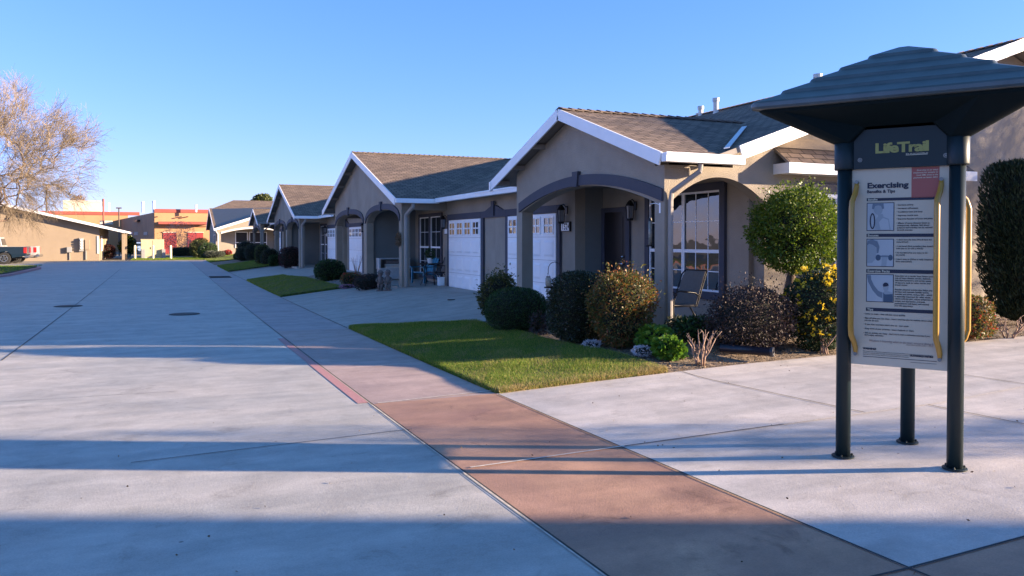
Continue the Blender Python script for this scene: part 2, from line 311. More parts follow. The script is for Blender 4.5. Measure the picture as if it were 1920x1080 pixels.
class MB:
    """collects shapes in one coordinate frame; make() links them as ONE mesh"""
    def __init__(s, xf=None):
        s.v = []; s.f = []; s.m = []; s.uv = {}; s.cur = 0; s.xf = xf
    def add(s, vs, fs, uvs=None):
        b = len(s.v); s.v += [tuple(p) for p in vs]
        for i, f in enumerate(fs):
            if uvs: s.uv[len(s.f)] = uvs[i]
            s.f.append(tuple(b + k for k in f)); s.m.append(s.cur)
        return s
    def box(s, x0, x1, y0, y1, z0, z1):
        vs = [(x, y, z) for z in (z0, z1) for y in (y0, y1) for x in (x0, x1)]
        return s.add(vs, [(0, 2, 3, 1), (4, 5, 7, 6), (0, 1, 5, 4), (2, 6, 7, 3), (0, 4, 6, 2), (1, 3, 7, 5)])
    def cbox(s, c, d): return s.box(c[0] - d[0] / 2, c[0] + d[0] / 2, c[1] - d[1] / 2, c[1] + d[1] / 2, c[2] - d[2] / 2, c[2] + d[2] / 2)
    def prism(s, pts, off):
        n = len(pts); off = Vector(off)
        vs = [Vector(p) for p in pts] + [Vector(p) + off for p in pts]
        fs = [tuple(range(n))[::-1], tuple(range(n, 2 * n))] + [(i, (i + 1) % n, n + (i + 1) % n, n + i) for i in range(n)]
        return s.add(vs, fs)
    def beam(s, p0, p1, w, h, up=(0, 0, 1)):
        """w sideways, h along up; p0,p1 are the axis"""
        p0, p1 = Vector(p0), Vector(p1); d = (p1 - p0).normalized(); up = Vector(up)
        sd = d.cross(up).normalized(); u2 = sd.cross(d).normalized()
        vs = []
        for p in (p0, p1):
            for a, b in ((-1, -1), (1, -1), (1, 1), (-1, 1)): vs.append(p + sd * a * w / 2 + u2 * b * h / 2)
        return s.add(vs, [(3, 2, 1, 0), (4, 5, 6, 7)] + [(i, (i + 1) % 4, 4 + (i + 1) % 4, 4 + i) for i in range(4)])
    def tube(s, path, r, n=10, cap=True):
        path = [Vector(p) for p in path]; rs = r if isinstance(r, (list, tuple)) else [r] * len(path)
        vs = []; ref = None
        for i, p in enumerate(path):
            d = (path[min(i + 1, len(path) - 1)] - path[max(i - 1, 0)]).normalized()
            if ref is None:
                ref = Vector((1, 0, 0)) if abs(d.x) < 0.8 else Vector((0, 1, 0))
            a = (ref - d * ref.dot(d)).normalized(); ref = a; b = d.cross(a)
            for k in range(n):
                t = 2 * math.pi * k / n; vs.append(p + (a * math.cos(t) + b * math.sin(t)) * rs[i])
        fs = []
        for i in range(len(path) - 1):
            for k in range(n):
                fs.append((i * n + k, i * n + (k + 1) % n, (i + 1) * n + (k + 1) % n, (i + 1) * n + k))
        if cap: fs += [tuple(range(n))[::-1], tuple((len(path) - 1) * n + k for k in range(n))]
        return s.add(vs, fs)
    def lathe(s, prof, c=(0, 0, 0), n=20):
        vs = []; fs = []
        for r, z in prof:
            for k in range(n):
                t = 2 * math.pi * k / n; vs.append((c[0] + r * math.cos(t), c[1] + r * math.sin(t), c[2] + z))
        for i in range(len(prof) - 1):
            for k in range(n): fs.append((i * n + k, i * n + (k + 1) % n, (i + 1) * n + (k + 1) % n, (i + 1) * n + k))
        fs += [tuple(range(n))[::-1], tuple((len(prof) - 1) * n + k for k in range(n))]
        return s.add(vs, fs)
    def ball(s, c, r, n=12, sc=(1, 1, 1)):
        pr = [(max(0.001, math.sin(math.pi * i / 8)), -math.cos(math.pi * i / 8)) for i in range(9)]
        vs = []; fs = []
        for rr, z in pr:
            for k in range(n):
                t = 2 * math.pi * k / n; vs.append((c[0] + r * sc[0] * rr * math.cos(t), c[1] + r * sc[1] * rr * math.sin(t), c[2] + r * sc[2] * z))
        for i in range(8):
            for k in range(n): fs.append((i * n + k, i * n + (k + 1) % n, (i + 1) * n + (k + 1) % n, (i + 1) * n + k))
        return s.add(vs, fs)
    def mat(s, i): s.cur = i; return s
    def make(s, name, mats, parent=None, off=None, smooth=False, bevel=0.0, label=None):
        me = bpy.data.meshes.new(name)
        vs = s.v
        if s.xf: vs = [s.xf(*p) for p in vs]
        if off is not None: vs = [(p[0] - off[0], p[1] - off[1], p[2] - off[2]) for p in vs]
        me.from_pydata(vs, [], s.f)
        if not isinstance(mats, (list, tuple)): mats = [mats]
        for m in mats: me.materials.append(m)
        if len(mats) > 1:
            for p, mi in zip(me.polygons, s.m): p.material_index = mi
        if s.uv:
            ul = me.uv_layers.new(name='uv')
            for fi, uvs in s.uv.items():
                for li, q in zip(me.polygons[fi].loop_indices, uvs): ul.data[li].uv = q
        bm = bmesh.new(); bm.from_mesh(me); bmesh.ops.recalc_face_normals(bm, faces=bm.faces); bm.to_mesh(me); bm.free()
        if smooth:
            for p in me.polygons: p.use_smooth = True
        o = bpy.data.objects.new(name, me); col.objects.link(o)
        if parent is not None: o.parent = parent
        if bevel > 0:
            md = o.modifiers.new('edge', 'BEVEL'); md.width = bevel; md.segments = 2; md.limit_method = 'ANGLE'; md.angle_limit = R(35)
        if label: o['label'] = label
        return o

def copy_tree(o, parent=None):
    c = o.copy(); col.objects.link(c); c.parent = parent
    for ch in list(o.children): copy_tree(ch, c)
    return c

def npmesh(name, V, k, mats, parent=None, smooth=False, mi=None):
    """V: (n*k,3) vertices, faces of k consecutive vertices each"""
    n = len(V) // k
    me = bpy.data.meshes.new(name)
    me.vertices.add(n * k); me.vertices.foreach_set('co', np.ascontiguousarray(V, dtype=np.float32).ravel())
    me.loops.add(n * k); me.loops.foreach_set('vertex_index', np.arange(n * k, dtype=np.int32))
    me.polygons.add(n); me.polygons.foreach_set('loop_start', np.arange(0, n * k, k, dtype=np.int32))
    me.polygons.foreach_set('loop_total', np.full(n, k, dtype=np.int32))
    if not isinstance(mats, (list, tuple)): mats = [mats]
    for m in mats: me.materials.append(m)
    if mi is not None: me.polygons.foreach_set('material_index', np.asarray(mi, dtype=np.int32))
    me.update(); me.validate()
    o = bpy.data.objects.new(name, me); col.objects.link(o)
    if parent is not None: o.parent = parent
    return o

def unit(a): return a / np.maximum(1e-9, np.linalg.norm(a, axis=1, keepdims=True))
def leafquads(P, N, size, aspect=0.5, tilt=0.7, var=0.35):
    """rhombic leaves at P pointing roughly along N"""
    n = len(P); d = unit(N + rng.normal(0, tilt, (n, 3)))
    r = unit(np.cross(d, rng.normal(0, 1, (n, 3)))); s = size * (1 + rng.uniform(-var, var, (n, 1)))
    nn = np.cross(d, r)
    a = P; b = P + d * s * 0.5 + r * s * aspect * 0.5 + nn * s * 0.08; c = P + d * s; e = P + d * s * 0.5 - r * s * aspect * 0.5 + nn * s * 0.08
    return np.stack([a, b, c, e], 1).reshape(-1, 3)
def lump(D, seed, amp, fr=3.0):
    """smooth pseudo-noise on unit directions"""
    g = np.random.default_rng(seed); o = np.zeros(len(D))
    for i in range(7):
        k = g.normal(0, fr * (0.7 + 0.25 * i), 3); o += np.sin(D @ k + g.uniform(0, 6.28)) / (1 + 0.35 * i)
    return 1 + amp * o / 3.0
def shell(n, rad, seed, amp, box=1.0, depth=0.25, bottom=-1.0, fr=3.0):
    D = unit(rng.normal(0, 1, (n, 3)))
    D = D[D[:, 2] > bottom]
    if box != 1.0:
        q = np.sum(np.abs(D) ** box, 1) ** (-1.0 / box)
    else: q = 1.0
    r = lump(D, seed, amp, fr) * q * (1 - depth * rng.uniform(0, 1, len(D)) ** 2)
    return D * r[:, None] * np.array(rad), D
def coremesh(mb, c, rad, seed, amp, box=1.0, sc=0.8, n=20, fr=3.0):
    rows = 12; vs = []; fs = []
    for i in range(rows + 1):
        for k in range(n):
            a = math.pi * i / rows; t = 2 * math.pi * k / n
            vs.append((math.sin(a) * math.cos(t), math.sin(a) * math.sin(t), -math.cos(a)))
    D = np.array(vs); q = np.sum(np.abs(D) ** box, 1) ** (-1.0 / box) if box != 1.0 else 1.0
    r = lump(D, seed, amp, fr) * q * sc; P = D * np.array(r)[:, None] * np.array(rad) + np.array(c)
    for i in range(rows):
        for k in range(n): fs.append((i * n + k, i * n + (k + 1) % n, (i + 1) * n + (k + 1) % n, (i + 1) * n + k))
    mb.add([tuple(p) for p in P], fs)
def merge_into(o, mb, mat):
    """append a solid light-blocking dark core to a leaf mesh (same object)"""
    me = o.data; bm = bmesh.new(); bm.from_mesh(me); idx = len(me.materials); me.materials.append(mat)
    vs = [bm.verts.new(p) for p in mb.v]
    for f in mb.f:
        try: fc = bm.faces.new([vs[i] for i in f]); fc.material_index = idx; fc.smooth = True
        except ValueError: pass
    bm.to_mesh(me); bm.free()
COREM = M('shrub_dark_core', (0.012, 0.014, 0.008), 0.95, 0.3, 20, 0.5, 60)  # solid dark core inside the leaves, put there to block light

def bush(name, x, y, rx, ry, h, n, size, mat, label, cat='shrub', group=None, amp=0.12, box=2.6, depth=0.25, z=None, tilt=0.8, aspect=0.5, spiky=0.0, core=0.84, extra=None, fr=3.0):
    z = H(x, y) if z is None else z
    P, D = shell(n, (rx, ry, h / 2), int(abs(x * 97 + y * 31)), amp, box, depth, fr=fr)
    P[:, 2] += h * 0.5
    ok = P[:, 2] > 0.0; P, D = P[ok], D[ok]
    if spiky > 0:
        up = rng.uniform(0, 1, len(P)) < 0.12; P[up] *= 1 + spiky * rng.uniform(0, 1, (up.sum(), 1))
    V = leafquads(P, D, size, aspect, tilt)
    mi = np.zeros(len(P), dtype=np.int32); mats = [mat]
    if extra:
        em, frac, es, zmin = extra; mats.append(em)
        k = np.where((rng.uniform(0, 1, len(P)) < frac) & (P[:, 2] > zmin * h))[0]
        PP = np.repeat(P[k] * 1.04, 5, 0) + rng.normal(0, es * 0.22, (len(k) * 5, 3)); DD = np.repeat(D[k], 5, 0)
        V = np.concatenate([V, leafquads(PP, DD, es, 0.7, 0.9)]); mi = np.concatenate([mi, np.ones(len(PP), dtype=np.int32)])
    o = npmesh(name, V, 4, mats, mi=mi)
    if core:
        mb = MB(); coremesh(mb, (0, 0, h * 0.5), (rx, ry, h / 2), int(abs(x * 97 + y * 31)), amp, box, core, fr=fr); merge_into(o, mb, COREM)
    o.location = (x, y, z); tag(o, label, cat, group)
    return o
# ------------------------------------------------------------------ ground
def sheet(name, mat, ys, x0, x1, nx, dz=0.0, kind='structure', label=None, skirt=0.0):
    """grid between the lines x0(y) and x1(y), draped on the terrain"""
    vs = []; fs = []
    f0 = x0 if callable(x0) else (lambda y: x0); f1 = x1 if callable(x1) else (lambda y: x1)
    for y in ys:
        for i in range(nx + 1):
            x = f0(y) + (f1(y) - f0(y)) * i / nx; vs.append((x, y, H(x, y) + dz))
    for j in range(len(ys) - 1):
        for i in range(nx): a = j * (nx + 1) + i; fs.append((a, a + 1, a + nx + 2, a + nx + 1))
    if skirt:
        ring = [i for i in range(nx + 1)] + [j * (nx + 1) + nx for j in range(1, len(ys))] + [(len(ys) - 1) * (nx + 1) + i for i in range(nx - 1, -1, -1)] + [j * (nx + 1) for j in range(len(ys) - 2, 0, -1)]
        b = len(vs); vs += [(vs[i][0], vs[i][1], vs[i][2] - skirt) for i in ring]
        for k in range(len(ring)): k2 = (k + 1) % len(ring); fs.append((ring[k], b + k, b + k2, ring[k2]))
    mb = MB(); mb.add(vs, fs); o = mb.make(name, mat); tag(o, label, None, None, kind); return o
def rng_y(a, b, s):
    n = max(1, int(math.ceil((b - a) / s))); return [a + (b - a) * i / n for i in range(n + 1)]
# big earth sheet to the horizon, dipping under the paving
xs = sorted(set([-1500, -400, -150, -60] + list(range(-40, 41, 2)) + [3.43, 60, 150, 400, 1500]))
yy = sorted(set([-1500, -400, -100, -40] + list(range(-20, 100, 2)) + [130, 200, 400, 1500]))
mb = MB(); vs = [(x, y, H(x, y) - 0.10) for y in yy for x in xs]; nx = len(xs)
mb.add(vs, [(j * nx + i, j * nx + i + 1, (j + 1) * nx + i + 1, (j + 1) * nx + i) for j in range(len(yy) - 1) for i in range(nx - 1)])
tag(mb.make('ground', MT['field']), None, None, None, 'structure')

sheet('road', MT['road'], rng_y(-14, 79, 0.5), -26, 2.0, 14)
sheet('path', MT['walk'], rng_y(-14, 8.27, 0.5), 2.0, 3.43, 3)
sheet('path', MT['walk2'], rng_y(8.27, 16.3, 0.5), 2.0, 3.43, 3)
sheet('path', MT['walk3'], rng_y(16.3, 79, 0.5), 2.0, 3.43, 3)
EDGE = lambda x: 8.27 - 0.03 * (x - 3.43)
# plaza: rows follow the slightly skewed far edge
def plaza():
    vs = []; fs = []; X = [3.43 + 0.5 * i for i in range(0, 54)]; T = [i / 14 for i in range(15)]
    for t in T:
        for x in X: y = 2.82 + (EDGE(x) - 2.82) * t; vs.append((x, y, H(x, y)))
    n = len(X)
    for j in range(len(T) - 1):
        for i in range(n - 1): fs.append((j * n + i, j * n + i + 1, (j + 1) * n + i + 1, (j + 1) * n + i))
    mb = MB(); mb.add(vs, fs); tag(mb.make('pavement', MT['plaza']), None, None, None, 'structure')
plaza()
sheet('path', MT['walk'], rng_y(-14, 2.82, 0.5), 3.43, 29.93, 53)
# garden bed soil (under lawns and shrubs), driveways
sheet('garden_soil', MT['dirt'], [8.02] + rng_y(8.27, 16.0, 0.35), 3.43, lambda y: 7.2 if y > 10.0 else 30.0, 40, -0.012)
sheet('driveway', MT['drive'], rng_y(14.3, 28.2, 0.4), 3.43, 9.2, 12, 0.0)
sheet('driveway', MT['drive'], rng_y(35.6, 48.5, 0.4), 3.43, 9.2, 12, 0.0)
sheet('driveway', MT['drive'], rng_y(53.0, 64.0, 0.4), 3.43, 9.2, 12, 0.0)
sheet('driveway', MT['drive'], rng_y(78.0, 80.0, 0.5), -26, 40, 12, 0.02)
sheet('garden_soil', MT['gravel'], rng_y(28.2, 35.6, 0.5), 3.43, 6.8, 6, -0.01)
sheet('garden_soil', MT['gravel'], rng_y(48.5, 53.0, 0.5), 3.43, 6.6, 6, -0.01)
sheet('garden_soil', MT['dirt'], rng_y(64.0, 78.0, 0.5), 3.43, 8.2, 6, -0.01)

LAWNS = []
def lawn(ys, x1, h, blades, bh, bw, dry=0.0):
    o = sheet('lawn', MT['turf'], ys, 3.46, x1, 18, h, skirt=h + 0.05)
    n = blades; a = rng.uniform(ys[0], ys[-1], n)
    x1v = np.array([x1(v) for v in a]) if callable(x1) else np.full(n, x1)
    t = rng.uniform(0, 1, n); X = 3.46 + (x1v - 3.46) * t
    X[:n // 14] = 3.46 + rng.uniform(-0.03, 0.02, n // 14)
    k2 = slice(n // 14, n // 9); a[k2] = ys[0] + rng.uniform(-0.035, 0.03, n // 9 - n // 14)
    if callable(x1): X[k2] = 3.46 + (x1(ys[0]) - 3.46) * t[k2]
    Z = np.array([H(px_, py_) for px_, py_ in zip(X, a)]) + h - 0.01
    P = np.stack([X, a, Z], 1)
    hh = bh * rng.uniform(0.5, 1.3, n) * (1 + 0.3 * np.sin(X * 5 + 1.3 * a) * np.sin(a * 4.1))
    th = rng.uniform(0, 6.283, n); s = np.stack([np.cos(th), np.sin(th), np.zeros(n)], 1) * (bw / 2)
    lean = rng.normal(0, 0.45, (n, 3)) * hh[:, None]; lean[:, 2] = 0
    em = np.zeros(n, bool); em[:n // 9] = True; P[em, 2] -= rng.uniform(0, h, em.sum())
    tip = P + lean + np.array([0, 0, 1]) * hh[:, None]
    V = np.stack([P - s, P + s, tip], 1).reshape(-1, 3)
    edge = np.minimum(a - ys[0], X - 3.46)
    patch = np.sin(X * 2.3 + 0.7) * np.sin(a * 1.9 + X) + 0.5 * np.sin(X * 7.1 - a * 5.3)
    pd = dry * (0.12 + 0.85 * np.exp(-np.maximum(a - ys[0], 0) / 0.22) + 0.32 * (patch > 0.45))
    mi = (rng.uniform(0, 1, n) < pd).astype(np.int32)
    g = npmesh('grass', V, 3, [L['grass'], L['grassdry']], mi=mi); tag(g, None, None, None, 'stuff')
def x_l1(y): return 5.75 - 0.25 * sstep(8.2, 10.5, y) if y < 14.3 else 5.5 - (y - 14.3) / 2.0 * 2.05
lawn(rng_y(8.27, 16.2, 0.3), x_l1, 0.045, 230000, 0.040, 0.005, 0.8)
lawn(rng_y(26.7, 38.6, 0.5), lambda y: 5.5 - 0.4 * sstep(34, 38, y), 0.07, 60000, 0.035, 0.008, 0.05)
lawn(rng_y(50.2, 61.5, 0.5), 6.0, 0.07, 30000, 0.04, 0.014, 0.0)
lawn(rng_y(72.0, 77.8, 0.6), 6.8, 0.06, 12000, 0.04, 0.02, 0.0)
lawn(rng_y(80.6, 87.5, 0.6), 8.0, 0.05, 12000, 0.04, 0.025, 0.2)
# joints and paint: thin strips on the paving
def strip(name, p, q, wdt, mat, dz=0.006):
    p, q = Vector((p[0], p[1])), Vector((q[0], q[1])); d = q - p; n = max(1, int(d.length / 0.2)); s = Vector((-d.y, d.x)).normalized() * wdt / 2
    vs = []; fs = []
    for i in range(n + 1):
        c = p + d * i / n
        for sg in (1, -1): e = c + s * sg; vs.append((e.x, e.y, H(e.x, e.y) + dz))
    for i in range(n): fs.append((2 * i, 2 * i + 1, 2 * i + 3, 2 * i + 2))
    mb = MB(); mb.add(vs, fs); return tag(mb.make(name, mat), None, None, None, 'structure')
J = MT['joint']; JL = MT['jointlight']
strip('path_joint', (2.0, 2.82), (14, 2.82), 0.016, J)
strip('path_joint', (2.0, -5), (2.0, 78), 0.014, J); strip('path_joint', (3.43, -5), (3.43, 8.2), 0.016, J)
strip('path_joint', (1.985, -5), (1.985, 8.2), 0.010, JL, 0.007)
strip('path_joint', (3.43, 16.3), (3.43, 26.6), 0.016, J); strip('path_joint', (3.43, 38.7), (3.43, 50.1), 0.02, J)
for a, b in (((707.5, 758), (925, 733.8)), ((882, 880.5), (1171, 838.9))):
    strip('path_joint', gnd(*a), gnd(*b), 0.022, JL, 0.008); 
strip('path_joint', gnd(620, 695.4), gnd(771, 682), 0.012, JL, 0.008)
for y in (18.6, 21.2, 23.8, 26.4, 29, 31.6, 34.2, 36.8, 39.4): strip('path_joint', (2.0, y), (3.43, y), 0.012, J)
strip('pavement_joint', gnd(1171, 838.9), gnd(1471, 797.7), 0.016, J)
strip('pavement_joint', gnd(1471, 797.7), gnd(1766, 757), 0.018, JL); strip('pavement_joint', gnd(1766, 757), (16, 6.0), 0.018, JL)
strip('pavement_joint', gnd(1280, 697.5), gnd(1624, 775), 0.014, J); strip('pavement_joint', gnd(1743, 761), gnd(1990, 811), 0.014, J)
strip('pavement_joint', gnd(1800, 702.5), gnd(1990, 731), 0.014, J)
strip('road_joint', gnd(0, 677), gnd(226, 504), 0.018, J)
strip('road_joint', gnd(242, 871), gnd(771, 807), 0.012, J); strip('road_joint', gnd(0, 756), gnd(330, 735), 0.008, J)
strip('road_joint', (-7.4, 42), (2.0, 42.4), 0.35, MT['plaza'], 0.005); strip('road_joint', (-7.4, 55), (2.0, 55.3), 0.30, MT['plaza'], 0.005)
strip('road_joint', (-7.4, 29.5), (2.0, 29.7), 0.05, MT['plaza'], 0.005)
strip('road_marking', (1.925, 8.35), (1.925, 15.0), 0.115, MT['red'], 0.0045)
# hairline cracks and pebbles
def disc(name, x, y, r, mat, label, cat, ring=True):
    root = empty(name, (x, y, H(x, y) + 0.005), label, cat)
    a = MB(); a.lathe([(r, 0.0), (r, 0.006), (r - 0.015, 0.009)], n=32); a.make('frame', MT['joint'], root)
    b = MB(); b.lathe([(r - 0.03, 0.004), (r - 0.03, 0.012)], n=32)
    for i in range(-4, 5): hw = math.sqrt(max(0.001, (r - 0.06) ** 2 - (i * r / 5) ** 2)); b.box(i * r / 5 - 0.012, i * r / 5 + 0.012, -hw, hw, 0.012, 0.015)
    b.make('cover', mat, root); return root
MT['iron'] = M('cast_iron', (0.045, 0.042, 0.04), 0.7, 0.3, 15, 0.3)
x, y = gnd(345, 589.5); disc('manhole_cover', x, y, 0.36, MT['iron'], 'round iron manhole cover in the road nearer the stained path', 'manhole cover')
x, y = gnd(127, 574.5); disc('manhole_cover', x, y, 0.36, MT['iron'], 'round iron manhole cover on the long road joint', 'manhole cover')
x, y = gnd(846, 562.5); disc('cleanout_cap', x, y, 0.10, MT['iron'], 'small round cleanout cap in the concrete driveway', 'cap')
root = empty('drain_grate', (2.55, 43.0, H(2.55, 43) + 0.005), 'dark slotted drain grate set in the path at the road edge', 'drain grate')
g = MB(); g.box(-0.5, 0.5, -0.9, 0.9, 0, 0.006); g.make('pit', MT['joint'], root)
g = MB()
for i in range(12): g.box(-0.5, 0.5, -0.88 + i * 0.155, -0.82 + i * 0.155, 0.008, 0.02)
g.make('bars', MT['iron'], root)

# ------------------------------------------------------------------ row of houses
MAIN_E, MS = 7.75, 0.35            # main eave x, slope
RX, RZ = 14.9, 2.9 + (14.9 - 7.75) * 0.35
Z0 = -0.3
def arc_pts(a, b, zs, zc, n=24, pw=2.0):
    """points of a shallow arch from a to b (springing height zs, crown zc)"""
    out = []
    for i in range(n + 1):
        t = i / n; s = 2 * t - 1; out.append((a + (b - a) * t, zs + (zc - zs) * math.sqrt(max(0, 1 - abs(s) ** pw * 0.985)) if pw != 2.0 else zs + (zc - zs) * (1 - s * s)))
    return out
def roofpoly(mb, pts, udir, thick=0.09):
    """slab with its shingle uv: u along udir, v up the slope"""
    P = [Vector(p) for p in pts]; n = (P[1] - P[0]).cross(P[2] - P[0]).normalized()
    if n.z < 0: n = -n
    u = Vector(udir); v = n.cross(u).normalized()
    if v.z < 0: v = -v
    top = P; bot = [p - Vector((0, 0, thick)) for p in P]; k = len(P)
    uv = [(p.dot(u), p.dot(v)) for p in P]
    b = len(mb.v)
    fs = [tuple(range(k)), tuple(range(k, 2 * k))[::-1]] + [(i, (i + 1) % k, k + (i + 1) % k, k + i) for i in range(k)]
    q = [uv, uv[::-1]] + [[uv[i], uv[(i + 1) % k], uv[(i + 1) % k], uv[i]] for i in range(k)]
    c = mb.cur
    mb.add(top + bot, fs, q)
    for i in range(1, k + 2): mb.m[-(i)] = 1
def caps(mb, p0, p1, step=0.2, wd=0.3):
    p0, p1 = Vector(p0), Vector(p1); d = p1 - p0; n = int(d.length / step); d = d / n
    for i in range(n):
        a = p0 + d * i; b = a + d * 1.25; s = Vector((-d.y, d.x, 0)).normalized() * wd / 2
        for sg in (1, -1):
            q = [a + Vector((0, 0, 0.045)), b + Vector((0, 0, 0.02)), b + s * sg - Vector((0, 0, 0.025)), a + s * sg - Vector((0, 0, 0.0))]
            mb.prism(q, (0, 0, -0.018))
def lantern(root, off, xf, X, y, z):
    b = MB(xf); b.box(X - 0.02, X, y - 0.05, y + 0.05, z + 0.02, z + 0.2); b.tube([(X, y, z + 0.15), (X - 0.08, y, z + 0.24), (X - 0.14, y, z + 0.2)], 0.012, 6)
    c = (X - 0.14, y, z - 0.2)
    b.lathe([(0.02, 0.42), (0.05, 0.39), (0.10, 0.32), (0.10, 0.30), (0.02, 0.30)], c, 6); b.lathe([(0.06, 0.0), (0.08, 0.03), (0.08, 0.05)], c, 6)
    for k in range(4):
        t = R(45 + 90 * k); b.beam((c[0] + 0.07 * math.cos(t), c[1] + 0.07 * math.sin(t), c[2] + 0.05), (c[0] + 0.085 * math.cos(t), c[1] + 0.085 * math.sin(t), c[2] + 0.31), 0.012, 0.012, (1, 0, 0))
    o = b.make('wall_lantern', MT['black'], root, off)
    g = MB(xf); g.lathe([(0.062, 0.05), (0.074, 0.30)], c, 6); g.make('lamp_glass', MT['lampglass'], o, off)
    return o
def window_x(root, off, xf, X, y0, y1, z0, z1, zm, cols=3, trim=0.12, blind=True, trims=True):
    """double-hung window on a wall x=X facing -x"""
    if trims:
        t = MB(xf)
        for a, b, c, d in ((y0 - trim, y0, z0 - trim, z1 + trim), (y1, y1 + trim, z0 - trim, z1 + trim), (y0, y1, z0 - trim, z0), (y0, y1, z1, z1 + trim)): t.box(X - 0.05, X, a, b, c, d)
        t.make('window_trim', MT['trim'], root, off)
    f = MB(xf); k = 0.035
    for a, b, c, d in ((y0, y0 + k, z0, z1), (y1 - k, y1, z0, z1), (y0 + k, y1 - k, z0, z0 + k), (y0 + k, y1 - k, z1 - k, z1), (y0 + k, y1 - k, zm - 0.03, zm + 0.03)): f.box(X - 0.035, X, a, b, c, d)
    for i in range(1, cols): yy_ = y0 + (y1 - y0) * i / cols; f.box(X - 0.016, X, yy_ - 0.008, yy_ + 0.008, z0 + k, z1 - k)
    for zz in ((z0 + zm) / 2, (zm + z1) / 2 ): f.box(X - 0.014, X, y0 + k, y1 - k, zz - 0.008, zz + 0.008)
    o = f.make('window', MT['white'], root, off)
    g = MB(xf); g.box(X - 0.010, X - 0.004, y0 + k, y1 - k, z0 + k, z1 - k); g.make('pane', MT['glass'], o, off)
    return o

